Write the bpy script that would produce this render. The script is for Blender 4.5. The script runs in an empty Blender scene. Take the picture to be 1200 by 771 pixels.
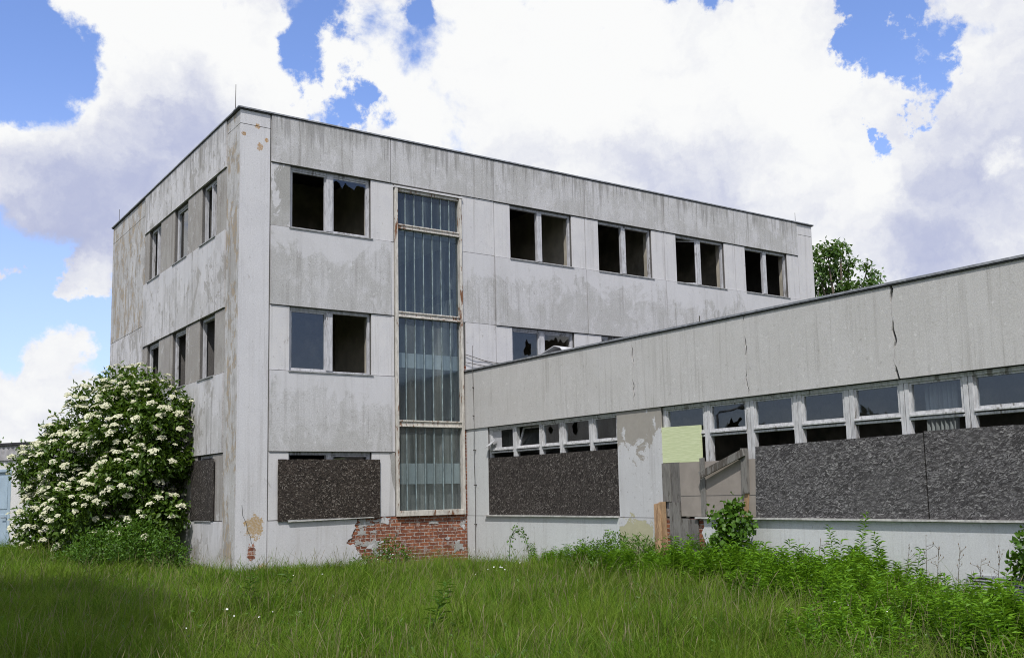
import bpy, bmesh, math, random
import numpy as np
from mathutils import Vector, Matrix
from mathutils.geometry import tessellate_polygon
random.seed(7); rng = np.random.default_rng(7)
scene = bpy.context.scene
COL = scene.collection
R = math.radians

# ------------------------------------------------------------------ camera
F_PX, PPY, YAW, PIT, ROL = 1161.78, 49.487, 0.60731, 0.121633, -0.020903
CAM = np.array([-7.3402, -21.0856, 1.6952])
cp, sp_, cy_, sy_ = math.cos(PIT), math.sin(PIT), math.cos(YAW), math.sin(YAW)
FWD = np.array([sy_*cp, cy_*cp, sp_]); R0 = np.array([cy_, -sy_, 0.]); U0 = np.array([-sy_*sp_, -cy_*sp_, cp])
RGT = math.cos(ROL)*R0 + math.sin(ROL)*U0
UPV = -math.sin(ROL)*R0 + math.cos(ROL)*U0
def ray(x, y):
    return FWD + RGT*((x-600)/F_PX) - UPV*((y-385.5-PPY)/F_PX)
def at(x, y, d):                      # a point seen at a photo pixel, d metres away
    return CAM + ray(x, y)*d
cam_d = bpy.data.cameras.new('camera'); cam = bpy.data.objects.new('camera', cam_d); COL.objects.link(cam)
M = Matrix(((RGT[0], UPV[0], -FWD[0], CAM[0]), (RGT[1], UPV[1], -FWD[1], CAM[1]), (RGT[2], UPV[2], -FWD[2], CAM[2]), (0, 0, 0, 1)))
cam.matrix_world = M
cam_d.sensor_width = 36; cam_d.lens = F_PX/1200*36; cam_d.shift_y = PPY/1200
cam_d.clip_start = .1; cam_d.clip_end = 3000
scene.camera = cam

# ------------------------------------------------------------------ object helpers
def tag(o, label=None, cat=None, group=None, kind=None):
    if label: o['label'] = label
    if cat: o['category'] = cat
    if group: o['group'] = group
    if kind: o['kind'] = kind
    return o
def empty(name, loc=(0, 0, 0), parent=None, rz=0):
    o = bpy.data.objects.new(name, None); COL.objects.link(o); o.location = loc; o.rotation_euler.z = rz
    o.empty_display_size = .2
    if parent: o.parent = parent
    return o
def link(name, me, parent=None, loc=(0, 0, 0)):
    o = bpy.data.objects.new(name, me); COL.objects.link(o); o.location = loc
    if parent: o.parent = parent
    return o
class MB:
    """collects boxes, tubes and prisms and links them as ONE mesh object"""
    def __init__(s): s.v = []; s.f = []; s.m = []; s.mats = []
    def mi(s, mat):
        if mat not in s.mats: s.mats.append(mat)
        return s.mats.index(mat)
    def add(s, vs, fs, mat):
        k = len(s.v); i = s.mi(mat)
        s.v += [tuple(map(float, v)) for v in vs]
        for f in fs: s.f.append([k+q for q in f]); s.m.append(i)
    def hexa(s, p, mat):                # 8 points: bottom 4, top 4
        s.add(p, [(0, 3, 2, 1), (4, 5, 6, 7), (0, 1, 5, 4), (1, 2, 6, 5), (2, 3, 7, 6), (3, 0, 4, 7)], mat)
    def box(s, x0, x1, y0, y1, z0, z1, mat):
        s.hexa([(x0, y0, z0), (x1, y0, z0), (x1, y1, z0), (x0, y1, z0), (x0, y0, z1), (x1, y0, z1), (x1, y1, z1), (x0, y1, z1)], mat)
    def tube(s, pts, r, mat, n=6):
        pts = [Vector(p) for p in pts]; rs = r if hasattr(r, '__len__') else [r]*len(pts)
        vs = []; fs = []
        for i, p in enumerate(pts):
            t = (pts[min(i+1, len(pts)-1)]-pts[max(i-1, 0)]).normalized()
            a = t.orthogonal().normalized() if abs(t.z) > .95 else t.cross(Vector((0, 0, 1))).normalized()
            b = t.cross(a)
            for k in range(n):
                th = 2*math.pi*k/n; vs.append(p+(a*math.cos(th)+b*math.sin(th))*rs[i])
        for i in range(len(pts)-1):
            for k in range(n):
                fs.append((i*n+k, i*n+(k+1) % n, (i+1)*n+(k+1) % n, (i+1)*n+k))
        fs.append(tuple(range(n))); fs.append(tuple(range((len(pts)-1)*n, len(pts)*n)))
        s.add(vs, fs, mat)
    def build(s, name, parent=None, loc=(0, 0, 0), smooth=False, bevel=0):
        me = bpy.data.meshes.new(name); me.from_pydata(s.v, [], s.f)
        for m in s.mats: me.materials.append(m)
        me.polygons.foreach_set('material_index', s.m)
        bm = bmesh.new(); bm.from_mesh(me); bmesh.ops.recalc_face_normals(bm, faces=bm.faces); bm.to_mesh(me); bm.free()
        if smooth: me.polygons.foreach_set('use_smooth', [True]*len(me.polygons))
        o = link(name, me, parent, loc)
        if bevel:
            b = o.modifiers.new('edge', 'BEVEL'); b.width = bevel; b.segments = 1; b.limit_method = 'ANGLE'; b.angle_limit = R(50)
        return o
class Fr:
    """a wall's own frame: u along the wall, n outwards, z up"""
    def __init__(s, o, U, N): s.o = Vector(o); s.U = Vector(U).normalized(); s.N = Vector(N).normalized()
    def p(s, u, n, z): return s.o+s.U*u+s.N*n+Vector((0, 0, z))
    def box(s, mb, u0, u1, n0, n1, z0, z1, mat):
        mb.hexa([s.p(u0, n0, z0), s.p(u1, n0, z0), s.p(u1, n1, z0), s.p(u0, n1, z0), s.p(u0, n0, z1), s.p(u1, n0, z1), s.p(u1, n1, z1), s.p(u0, n1, z1)], mat)
    def prism(s, mb, poly, n0, n1, mat, hole=None):   # poly: list of (u,z)
        loops = [poly]+([hole] if hole else [])
        flat = [q for L in loops for q in L]; k = len(flat)
        vs = [s.p(u, n1, z) for u, z in flat]+[s.p(u, n0, z) for u, z in flat]
        tr = tessellate_polygon([[Vector((u, z, 0)) for u, z in L] for L in loops])
        fs = [tuple(t) for t in tr]+[tuple(q+k for q in reversed(t)) for t in tr]
        b = 0
        for L in loops:
            for i in range(len(L)): j = (i+1) % len(L); fs.append((b+i, b+j, b+j+k, b+i+k))
            b += len(L)
        mb.add(vs, fs, mat)
    def sheet(s, mb, poly, n, mat, hole=None):
        loops = [poly]+([hole] if hole else [])
        flat = [q for L in loops for q in L]
        tr = tessellate_polygon([[Vector((u, z, 0)) for u, z in L] for L in loops])
        mb.add([s.p(u, n, z) for u, z in flat], [tuple(t) for t in tr], mat)
FF = Fr((0, 0, 0), (1, 0, 0), (0, -1, 0))
LL = Fr((0, 0, 0), (0, 1, 0), (-1, 0, 0))
WW = Fr((5.8777, 0, 0), (0.01175, -1, 0), (-1, -0.01175, 0))

# ------------------------------------------------------------------ material helpers
class NT:
    def __init__(s, name):
        s.mat = bpy.data.materials.new(name); s.mat.use_nodes = True; s.t = s.mat.node_tree; s.t.nodes.clear()
        s.out = s.t.nodes.new('ShaderNodeOutputMaterial')
    def n(s, typ, **kw):
        nd = s.t.nodes.new(typ)
        for k, v in kw.items(): setattr(nd, k, v)
        return nd
    def set(s, sock, v):
        if hasattr(v, 'is_linked') or hasattr(v, 'links'): s.t.links.new(v, sock)
        elif isinstance(v, (tuple, list)) and len(v) == 3 and len(sock.default_value) == 4: sock.default_value = (*v, 1)
        else: sock.default_value = v
    def coord(s, kind='Object'): return s.n('ShaderNodeTexCoord').outputs[kind]
    def mapv(s, v, scale=(1, 1, 1), loc=(0, 0, 0), rot=(0, 0, 0)):
        m = s.n('ShaderNodeMapping'); s.set(m.inputs[0], v); m.inputs['Scale'].default_value = scale
        m.inputs['Location'].default_value = loc; m.inputs['Rotation'].default_value = rot; return m.outputs[0]
    def noise(s, v, scale=1, detail=4, rough=.55, dist=0, col=False):
        m = s.n('ShaderNodeTexNoise'); s.set(m.inputs['Vector'], v); m.inputs['Scale'].default_value = scale
        m.inputs['Detail'].default_value = detail; m.inputs['Roughness'].default_value = rough; m.inputs['Distortion'].default_value = dist
        return m.outputs['Color' if col else 'Fac']
    def voro(s, v, scale, out='Color', feat='F1', rand=1):
        m = s.n('ShaderNodeTexVoronoi', feature=feat); s.set(m.inputs['Vector'], v); m.inputs['Scale'].default_value = scale
        m.inputs['Randomness'].default_value = rand; return m.outputs[out]
    def ss(s, f, a, b, lo=0, hi=1):     # smoothstep
        m = s.n('ShaderNodeMapRange', interpolation_type='SMOOTHSTEP'); s.set(m.inputs[0], f)
        m.inputs[1].default_value = a; m.inputs[2].default_value = b; m.inputs[3].default_value = lo; m.inputs[4].default_value = hi
        return m.outputs[0]
    def lin(s, f, a, b, lo=0, hi=1):
        m = s.n('ShaderNodeMapRange'); s.set(m.inputs[0], f)
        m.inputs[1].default_value = a; m.inputs[2].default_value = b; m.inputs[3].default_value = lo; m.inputs[4].default_value = hi
        return m.outputs[0]
    def ma(s, op, a, b=0., c=0.):
        m = s.n('ShaderNodeMath', operation=op); s.set(m.inputs[0], a); s.set(m.inputs[1], b); s.set(m.inputs[2], c); return m.outputs[0]
    def vm(s, op, a, b=(0, 0, 0), out=0):
        m = s.n('ShaderNodeVectorMath', operation=op); s.set(m.inputs[0], a); s.set(m.inputs[1], b); return m.outputs[out]
    def mix(s, f, a, b, mode='MIX'):
        m = s.n('ShaderNodeMix', data_type='RGBA', blend_type=mode); m.clamp_factor = True
        s.set(m.inputs[0], f); s.set(m.inputs[6], a); s.set(m.inputs[7], b); return m.outputs[2]
    def xyz(s, v):
        m = s.n('ShaderNodeSeparateXYZ'); s.set(m.inputs[0], v); return m.outputs
    def comb(s, x, y, z):
        m = s.n('ShaderNodeCombineXYZ'); s.set(m.inputs[0], x); s.set(m.inputs[1], y); s.set(m.inputs[2], z); return m.outputs[0]
    def schlick(s, f0):
        g = s.n('ShaderNodeNewGeometry'); dt = s.ma('ABSOLUTE', s.vm('DOT_PRODUCT', g.outputs['Normal'], g.outputs['Incoming'], 1))
        return s.ma('ADD', s.ma('MULTIPLY', s.ma('POWER', s.ma('SUBTRACT', 1., dt), 5.), 1-f0), f0)
    def bump(s, h, strength=.5, dist=.01):
        m = s.n('ShaderNodeBump'); s.set(m.inputs['Height'], h); m.inputs['Strength'].default_value = strength; m.inputs['Distance'].default_value = dist
        return m.outputs[0]
    def spot(s, p, c, r, edge=.5, aniso=(1, 1, 1)):    # ragged round patch of wear at a place
        d = s.vm('SUBTRACT', p, c)
        if aniso != (1, 1, 1): d = s.vm('MULTIPLY', d, aniso)
        L = s.vm('LENGTH', d, out=1)
        w = s.noise(p, 1.6/r, 8, .72)
        q = s.ma('ADD', s.ma('DIVIDE', L, r), s.ma('MULTIPLY', s.ma('SUBTRACT', w, .5), 3.2))
        return s.ss(q, 1.0, 1.0-edge*.3)
    def bsdf(s, col, rough=.85, bump=None, metal=0, spec=.3):
        b = s.n('ShaderNodeBsdfPrincipled'); s.set(b.inputs['Base Color'], col); s.set(b.inputs['Roughness'], rough)
        b.inputs['Metallic'].default_value = metal; b.inputs['Specular IOR Level'].default_value = spec
        if bump is not None: s.set(b.inputs['Normal'], bump)
        s.t.links.new(b.outputs[0], s.out.inputs[0]); return s.mat

BRICK_D = (.23, .075, .04)
def brick_nodes(n, p, ax):             # ax: 'x' or 'y' = direction along the wall; returns colour, height
    o = n.xyz(p)
    v = n.comb(o[0] if ax == 'x' else o[1], o[2], 0.)
    wob = n.noise(p, 5, 4, .6)
    v2 = n.vm('ADD', v, n.comb(n.ma('MULTIPLY', wob, .06), n.ma('MULTIPLY', wob, .045), 0.))
    b = n.n('ShaderNodeTexBrick'); n.set(b.inputs['Vector'], v2)
    b.inputs['Scale'].default_value = 1; b.inputs['Brick Width'].default_value = .26; b.inputs['Row Height'].default_value = .082
    b.inputs['Mortar Size'].default_value = .009; b.inputs['Mortar Smooth'].default_value = .25; b.inputs['Bias'].default_value = 0
    b.inputs['Color1'].default_value = (.38, .145, .075, 1); b.inputs['Color2'].default_value = (.17, .06, .038, 1); b.inputs['Mortar'].default_value = (.50, .46, .42, 1)
    c = n.mix(n.ss(n.noise(p, 14, 5, .65), .4, .7), b.outputs['Color'], (.13, .05, .035))
    c = n.mix(n.ma('MULTIPLY', n.ss(n.noise(p, 5, 8, .75), .53, .62), .85), c, n.mix(n.noise(p, 20, 5, .7), (.22, .18, .16), (.46, .41, .38)))
    c = n.mix(n.ss(n.noise(p, 26, 3, .6), .58, .72), c, (.36, .16, .09))
    h = n.ma('ADD', b.outputs['Fac'], n.ma('MULTIPLY', n.noise(p, 30, 4), -.5))
    return c, n.ma('MULTIPLY', h, -1.)

def wall_mat(name, base, alt, dirt, streak=.5, blotch=.5, fleck=None, fleck_t=.66, grain=40, grain_amt=.12, bumpd=.006, spots=(), zfade=None, ochre=0, flake=0., seed=0., runs=False):
    n = NT(name); p0 = n.coord(); p = n.mapv(p0, loc=(seed, seed*1.7, seed*.6))
    big = n.noise(p, .7, 8, .62, .5); mid = n.noise(n.mapv(p, (1, 1, .6)), 2.6, 9, .7, .8)
    tone = n.ma('ADD', n.ma('MULTIPLY', big, .5), n.ma('MULTIPLY', mid, .5))
    mask = n.ma('ADD', n.ma('MULTIPLY', n.ss(tone, .40, .60), .72), n.ma('MULTIPLY', n.ss(tone, .485, .53), .28))
    c = n.mix(n.ma('MULTIPLY', mask, blotch), base, alt)
    # rain streaks running down
    st = n.noise(n.mapv(p, (6, 6, .20)), 1, 8, .68, .4); st2 = n.noise(n.mapv(p, (19, 19, .5), (3, 1, 2)), 1, 6, .66)
    gate = n.ss(n.noise(n.mapv(p, (1, 1, .6)), .9, 5, .62), .38, .62)
    sm = n.ma('MULTIPLY', n.ma('MULTIPLY', n.ss(n.ma('ADD', n.ma('MULTIPLY', st, .6), n.ma('MULTIPLY', st2, .4)), .49, .62), n.lin(gate, 0, 1, .22, 1)), streak)
    c = n.mix(sm, c, dirt)
    # soot specks and small pale scars
    c = n.mix(n.ma('MULTIPLY', n.ss(n.noise(p, 13, 8, .74), .585, .66), .6), c, dirt)
    c = n.mix(n.ma('MULTIPLY', n.ss(n.noise(n.mapv(p, (1, 1, .8), (5, 5, 5)), 9, 8, .74), .60, .64), .5), c, tuple(min(1, x*1.25) for x in alt))
    # grain of the render
    g = n.noise(p, grain, 5, .75)
    c = n.mix(n.lin(g, .36, .56, grain_amt*1.5, 0), c, (.02, .02, .02)); c = n.mix(n.lin(g, .5, .66, 0, grain_amt), c, (.95, .95, .95))
    h = n.ma('MULTIPLY', g, .6)
    if flake:                                  # flaked paint with hard edges
        fm = n.ss(n.ma('ADD', n.ma('MULTIPLY', n.noise(n.mapv(p, (1, 1, .7)), 1.9, 10, .72, .6), .8), n.ma('MULTIPLY', n.noise(p, .5, 3), .2)), fleck_t-.03, fleck_t-.015)
        c = n.mix(n.ma('MULTIPLY', fm, flake), c, n.mix(n.noise(p, 14, 5), tuple(x*.75 for x in (fleck or dirt)), tuple(x*1.2 for x in (fleck or dirt)))); h = n.ma('ADD', h, n.ma('MULTIPLY', fm, -.7))
    if runs:                                   # washed pale below the sills, black drips from the parapet
        z = n.xyz(p0)[2]; k = n.ss(n.ma('FRACT', n.ma('DIVIDE', n.ma('SUBTRACT', z, 1.24), 3.3)), .62, 1.)
        q = n.ma('ADD', n.noise(n.mapv(p, (1, 1, .75)), 1.25, 10, .66, .8), n.ma('MULTIPLY', k, .25)); c = n.mix(n.ma('MULTIPLY', n.ss(q, .62, .69), .65), c, (.575, .57, .59))
        k = n.ss(z, 9.5, 10.4); q = n.ma('ADD', n.noise(n.mapv(p, (9, 9, .35), (7, 2, 3)), 1, 7, .66, .4), n.ma('MULTIPLY', k, .16)); c = n.mix(n.ma('MULTIPLY', n.ma('MULTIPLY', n.ss(q, .60, .74), n.ss(k, 0, .15)), .45), c, (.13, .125, .115))
    if ochre:
        om = n.ss(n.noise(n.mapv(p, (1.8, 1.8, .8)), 1.5, 10, .74, .5), .50, .55)
        c = n.mix(n.ma('MULTIPLY', om, ochre), c, n.mix(n.ss(n.noise(p, 7, 6, .7), .42, .6), (.36, .27, .165), (.27, .25, .225))); h = n.ma('ADD', h, n.ma('MULTIPLY', om, -.5))
    if zfade:                                  # wear that belongs to one band of heights
        for z0, z1, colr, thr, sc in zfade:
            z = n.xyz(p0)[2]; k = n.ss(z, z0, z1)
            q = n.ma('ADD', n.noise(p, sc, 10, .72, .6), n.ma('MULTIPLY', k, .28))
            fm = n.ss(q, thr, thr+.02); c = n.mix(n.ma('MULTIPLY', fm, .92), c, n.mix(n.noise(p, 11, 5), colr, tuple(x*1.35 for x in colr))); h = n.ma('ADD', h, n.ma('MULTIPLY', fm, -.6))
    for ctr, r, colr, an in spots:
        k = n.spot(p0, ctr, r, .4, an)
        if colr == 'brick': cc, _ = brick_nodes(n, p0, 'x'); c = n.mix(k, c, cc)
        else: c = n.mix(n.ma('MULTIPLY', k, n.lin(n.noise(p0, 22, 5, .7), .35, .55, .35, 1)), c, colr)
    return n.bsdf(c, .92, n.bump(h, .6, bumpd), spec=.2)

WHITE = (.60, .59, .595); WDIRT = (.30, .285, .275)
GREY = (.43, .425, .42); GREYL = (.565, .56, .575)
m_paint = wall_mat('flaking_white_paint', WHITE, (.53, .525, .545), WDIRT, .45, .6, (.33, .31, .28), .645, 40, .06, .004, flake=.55)
m_column = wall_mat('corner_white_paint', (.60, .595, .615), (.55, .545, .565), WDIRT, .38, .7, (.40, .375, .35), .665, 34, .08, .006, flake=.5,
    spots=[((.42, 0, 1.08), .20, (.40, .28, .14), (1, .3, .8)), ((.36, 0, .52), .15, 'brick', (1.7, .3, .75)), ((.46, 0, 9.62), .075, (.40, .26, .14), (1, .3, .8)),
           ((.08, 0, 9.86), .05, (.33, .20, .09), (1, .3, 1)), ((.62, 0, 9.80), .05, (.40, .24, .10), (1, .3, 1)), ((.62, 0, .12), .14, (.42, .30, .12), (1, .3, .8)), ((.40, 0, 10.09), .06, (.40, .24, .10), (1, .3, 1))])
m_span = wall_mat('grey_washed_render', GREY, GREYL, (.235, .225, .21), .6, .75, None, .7, 34, .13, .008, runs=True)
m_pierg = wall_mat('bare_grey_pier', (.33, .325, .31), (.42, .415, .41), (.24, .23, .215), .5, .8, (.57, .565, .58), .55, 34, .10, .006, flake=.9)
m_left = wall_mat('streaked_side_paint', (.50, .49, .49), (.64, .63, .645), (.22, .21, .195), .95, .9, (.34, .325, .305), .565, 36, .09, .006, flake=.75, runs=True)
m_leftp = wall_mat('streaked_brown_pier', (.31, .29, .27), (.40, .385, .365), (.20, .18, .16), .8, .8, (.52, .51, .51), .60, 36, .09, .006, flake=.6)
m_leftc = wall_mat('peeled_ochre_corner', (.46, .45, .44), (.57, .565, .57), (.22, .20, .18), .9, .85, (.36, .345, .33), .57, 36, .10, .006, ochre=.75, flake=.6)
m_fascia = wall_mat('pebbledash_fascia', (.515, .505, .49), (.565, .555, .545), (.29, .275, .255), .5, .6, None, .7, 52, .09, .009)
m_wpier = wall_mat('wing_pier_paint', (.57, .57, .58), (.52, .52, .53), WDIRT, .4, .6, None, .66, 55, .05, .004,
    zfade=[(2.0, 3.2, (.27, .25, .22), .635, 2.6), (1.75, .7, (.36, .34, .22), .70, 1.6)])
m_plinth = wall_mat('wing_plinth_paint', (.60, .615, .615), (.55, .56, .56), (.36, .35, .33), .38, .55, (.38, .37, .33), .69, 45, .07, .006, flake=.5)
m_fplinth = wall_mat('block_plinth_paint', (.575, .57, .59), (.52, .515, .53), (.36, .34, .32), .35, .6, (.35, .33, .30), .70, 50, .06, .005, flake=.5)
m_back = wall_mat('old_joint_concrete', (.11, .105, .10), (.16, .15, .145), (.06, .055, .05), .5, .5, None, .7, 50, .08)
def simple(name, col, rough=.8, var=.25, scale=6, metal=0, stretch=(1, 1, 1), bumpd=0, spec=.3):
    n = NT(name); p = n.mapv(n.coord(), stretch)
    f = n.noise(p, scale, 6, .65); c = n.mix(n.ss(f, .35, .68), tuple(x*(1-var) for x in col), tuple(min(1, x*(1+var)) for x in col))
    return n.bsdf(c, rough, n.bump(f, .4, bumpd) if bumpd else None, metal, spec)
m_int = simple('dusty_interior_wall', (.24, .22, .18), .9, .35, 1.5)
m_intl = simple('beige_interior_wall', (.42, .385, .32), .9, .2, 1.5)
m_slab = simple('stair_landing_paint', (.80, .80, .72), .8, .1, 3)
m_dark = simple('dark_roof_felt', (.035, .035, .04), .8, .3)
m_coping = simple('weathered_zinc', (.30, .31, .33), .55, .25, 8, .3)
m_copdark = simple('shade_and_gap_dark', (.06, .06, .062), .7, .3)  # shade under the copings put in as colour; also crack, seam, grille back
m_sill = simple('galvanised_sill', (.33, .33, .33), .6, .3, 9, .2)
m_sillw = simple('pale_sill', (.48, .47, .45), .7, .25, 9)
def old_wood(name, paint, wood, thr=.52, sc=(5, 5, 1.2), soft=.05):
    n = NT(name); p = n.coord()
    f = n.ma('ADD', n.ma('MULTIPLY', n.noise(n.mapv(p, sc), 1.3, 10, .72, .5), .7), n.ma('MULTIPLY', n.noise(p, .9, 4), .3)); k = n.ss(f, thr, thr+soft)
    gr = n.noise(n.mapv(p, (40, 40, 3)), 1, 4); w = n.mix(gr, tuple(x*.5 for x in wood), wood)
    c = n.mix(k, n.mix(n.ss(n.noise(n.mapv(p, (12, 12, 2.5)), 1.5, 7, .7), .4, .66), paint, tuple(x*.66 for x in paint)), w)
    return n.bsdf(c, .8, n.bump(n.ma('MULTIPLY', k, -1.), .5, .004))
m_frame = old_wood('peeling_white_frame', (.52, .52, .545), (.26, .245, .23), .56)
m_framew = old_wood('weathered_window_frame', (.58, .58, .59), (.30, .285, .265), .55)
m_rust = old_wood('rusty_cream_frame', (.60, .57, .52), (.24, .11, .055), .535, (7, 7, 1.6), .05)
m_plank = old_wood('silvered_plank', (.21, .20, .185), (.12, .105, .09), .5)
m_plankg = old_wood('dark_grey_plank', (.165, .155, .145), (.10, .09, .08), .5)
m_fresh = old_wood('fresh_orange_plank', (.40, .26, .15), (.30, .19, .11), .5)
m_hard = simple('taupe_hardboard', (.30, .265, .235), .8, .08, 3)
def green_panel():
    n = NT('pale_green_panel'); p = n.coord()
    f = n.noise(n.mapv(p, (1, 2, 26)), 2, 5, .6); c = n.mix(n.ss(f, .4, .65), (.56, .62, .36), (.66, .71, .46))
    return n.bsdf(c, .8, n.bump(f, .3, .004))
m_green = green_panel()
def osb(name, dark, mid, hi, ax, ori, sp=1., k_=1.05):
    n = NT(name); p0 = n.coord(); o = n.xyz(p0)
    u = o[0] if ax == 'x' else o[1]
    p = n.comb(u, o[2], 0.)
    w = n.noise(p, 7, 2, .5, 0, True); pw = n.vm('ADD', p, n.vm('MULTIPLY', n.vm('SUBTRACT', w, (.5, .5, .5)), (.10, .10, 0)))
    cols = []
    for i, (rot, sc) in enumerate([(ori+q_*sp, (a_*k_, b_*k_, 1)) for q_, a_, b_ in ((0, 13, 52), (.6, 16, 60), (-.55, 15, 58), (1.2, 19, 66))]):
        q = n.mapv(n.mapv(pw, (1, 1, 1), (i*.37, i*.21, 0), (0, 0, rot)), sc)
        cols.append((n.xyz(n.voro(q, 1)), n.voro(q, 1, 'Distance')))
    pick = n.ss(n.noise(p, 31, 4), .47, .53)
    a = n.mix(pick, cols[0][0][0], cols[1][0][0]); dd = n.mix(pick, cols[0][1], cols[1][1])
    c = n.mix(n.ss(a, .15, .95), dark, mid)
    c = n.mix(n.ma('MULTIPLY', n.ss(dd, .42, .8), .75), c, tuple(x*.35 for x in dark))
    c = n.mix(n.ma('MULTIPLY', n.ss(cols[2][0][1], .80, .97), n.ss(cols[2][1], .6, .35)), c, hi)
    c = n.mix(n.ma('MULTIPLY', n.ss(cols[3][0][1], .84, .97), n.ss(cols[3][1], .6, .35)), c, tuple(x*.8 for x in hi))
    c = n.mix(n.ma('MULTIPLY', n.ss(cols[1][0][2], .82, .92), .7), c, tuple(x*.4 for x in dark))
    c = n.mix(n.ma('MULTIPLY', n.ss(n.noise(p, 1.3, 5, .65), .45, .65), .4), c, tuple(x*.5 for x in mid))
    return n.bsdf(c, .8, n.bump(n.ma('ADD', a, cols[2][0][1]), .8, .008), spec=.25)
m_osb1 = osb('dark_chipboard', (.026, .020, .016), (.090, .072, .060), (.27, .24, .21), 'x', .2)
m_osb1y = osb('dark_chipboard_side', (.034, .028, .026), (.10, .087, .079), (.26, .24, .22), 'y', .9, 1.)
m_osb2 = osb('grey_chipboard', (.07, .066, .067), (.20, .193, .194), (.34, .33, .325), 'y', .08, .5, 1.)
def glass(name, tint=(.75, .8, .84), refl=1.0, dirt=.06, rough=.015):
    n = NT(name)
    tr = n.n('ShaderNodeBsdfTransparent'); tr.inputs[0].default_value = (*tint, 1)
    gl = n.n('ShaderNodeBsdfGlossy'); gl.inputs['Roughness'].default_value = rough; gl.inputs['Color'].default_value = (1, 1, 1, 1)
    p = n.coord(); n.set(gl.inputs['Normal'], n.bump(n.noise(p, .9, 2), .03, .03))
    mx = n.n('ShaderNodeMixShader'); n.set(mx.inputs[0], n.schlick(.075*refl)); n.set(mx.inputs[1], tr.outputs[0]); n.set(mx.inputs[2], gl.outputs[0])
    df = n.n('ShaderNodeBsdfDiffuse'); df.inputs[0].default_value = (.33, .33, .31, 1)
    m2 = n.n('ShaderNodeMixShader'); n.set(m2.inputs[0], n.ma('MULTIPLY', n.ss(n.noise(p, 4, 7, .7), .35, .75), dirt)); n.set(m2.inputs[1], mx.outputs[0]); n.set(m2.inputs[2], df.outputs[0])
    n.t.links.new(m2.outputs[0], n.out.inputs[0]); return n.mat
m_glass = glass('dusty_window_glass', dirt=.05)
def profil(name='ribbed_wired_glass', lo=(.06, .085, .105), hi=(.15, .19, .20)):
    n = NT(name); p = n.coord()
    tr = n.n('ShaderNodeBsdfTransparent'); tr.inputs[0].default_value = (.62, .71, .78, 1)
    gl = n.n('ShaderNodeBsdfGlossy'); gl.inputs['Roughness'].default_value = .12
    df = n.n('ShaderNodeBsdfDiffuse'); st = n.noise(n.mapv(p, (14, 14, .5)), 1, 6, .65)
    n.set(df.inputs[0], n.mix(n.ss(st, .45, .7), lo, hi))
    a = n.n('ShaderNodeMixShader'); n.set(a.inputs[0], n.lin(n.noise(n.mapv(p, (5, 5, .5), (2, 2, 2)), 1, 7, .65), .3, .7, .45, .85)); n.set(a.inputs[1], df.outputs[0]); n.set(a.inputs[2], tr.outputs[0])
    b = n.n('ShaderNodeMixShader'); n.set(b.inputs[0], n.schlick(.06)); n.set(b.inputs[1], a.outputs[0]); n.set(b.inputs[2], gl.outputs[0])
    n.t.links.new(b.outputs[0], n.out.inputs[0]); return n.mat
m_prof = profil(); m_profd = profil('dusty_ribbed_glass', (.15, .175, .17), (.29, .32, .305))
m_rib = simple('pale_glass_rib', (.23, .285, .295), .35, .45, 5, 0, (6, 6, 1), spec=.5)
def bricks():
    n = NT('exposed_red_brick'); p = n.coord(); c, h = brick_nodes(n, p, 'x'); return n.bsdf(c, .95, n.bump(h, .8, .012), spec=.15)
m_brick = bricks()
m_metal = simple('rusty_thin_steel', (.12, .11, .10), .6, .4, 10, .4)
m_grille = simple('grey_painted_grille', (.42, .44, .46), .5, .2, 12)
def leafm(name, a, b, trans=.35, c=None, shine=.12, patch=None):
    n = NT(name); g = n.n('ShaderNodeNewGeometry'); r = g.outputs['Random Per Island']
    col = n.mix(r, a, b)
    if c: col = n.mix(n.ss(n.ma('FRACT', n.ma('MULTIPLY', r, 7.31)), .84, .9), col, c)
    if patch: col = n.mix(n.ma('MULTIPLY', n.ss(n.noise(n.mapv(n.coord(), loc=(7, 3, 0)), .9, 6, .7, .5), .54, .66), .6), col, (.17, .175, .05)); col = n.mix(n.ma('MULTIPLY', n.ss(n.noise(n.coord(), .55, 5, .65, .4), .44, .62), .75), col, patch)
    d = n.n('ShaderNodeBsdfDiffuse'); n.set(d.inputs[0], col)
    t = n.n('ShaderNodeBsdfTranslucent'); n.set(t.inputs[0], n.mix(.5, col, (.16, .26, .02)))
    m = n.n('ShaderNodeMixShader'); m.inputs[0].default_value = trans; n.set(m.inputs[1], d.outputs[0]); n.set(m.inputs[2], t.outputs[0])
    gl = n.n('ShaderNodeBsdfGlossy'); gl.inputs['Roughness'].default_value = .45
    m2 = n.n('ShaderNodeMixShader'); m2.inputs[0].default_value = shine*.4; n.set(m2.inputs[1], m.outputs[0]); n.set(m2.inputs[2], gl.outputs[0])
    n.t.links.new(m2.outputs[0], n.out.inputs[0]); return n.mat
m_grass = leafm('meadow_grass', (.03, .085, .005), (.14, .245, .018), .30, (.20, .205, .06), .02, (.155, .235, .026))
m_seed = leafm('grass_seed_stalk', (.13, .135, .055), (.22, .185, .11), .2, shine=.02)
m_weed = leafm('goldenrod_leaf', (.075, .195, .006), (.18, .36, .016), .4, shine=.06)
m_elder = leafm('elder_leaf', (.042, .095, .010), (.105, .18, .022), .35, shine=.06)
m_bush = leafm('bush_leaf', (.045, .115, .010), (.10, .21, .02), .35, shine=.06)
m_bright = leafm('young_bright_leaf', (.07, .16, .02), (.13, .26, .03), .4)
m_tree = leafm('far_tree_leaf', (.045, .11, .018), (.10, .19, .03), .3)
m_wood = leafm('distant_wood_leaf', (.02, .04, .012), (.035, .06, .018), .1)
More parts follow.
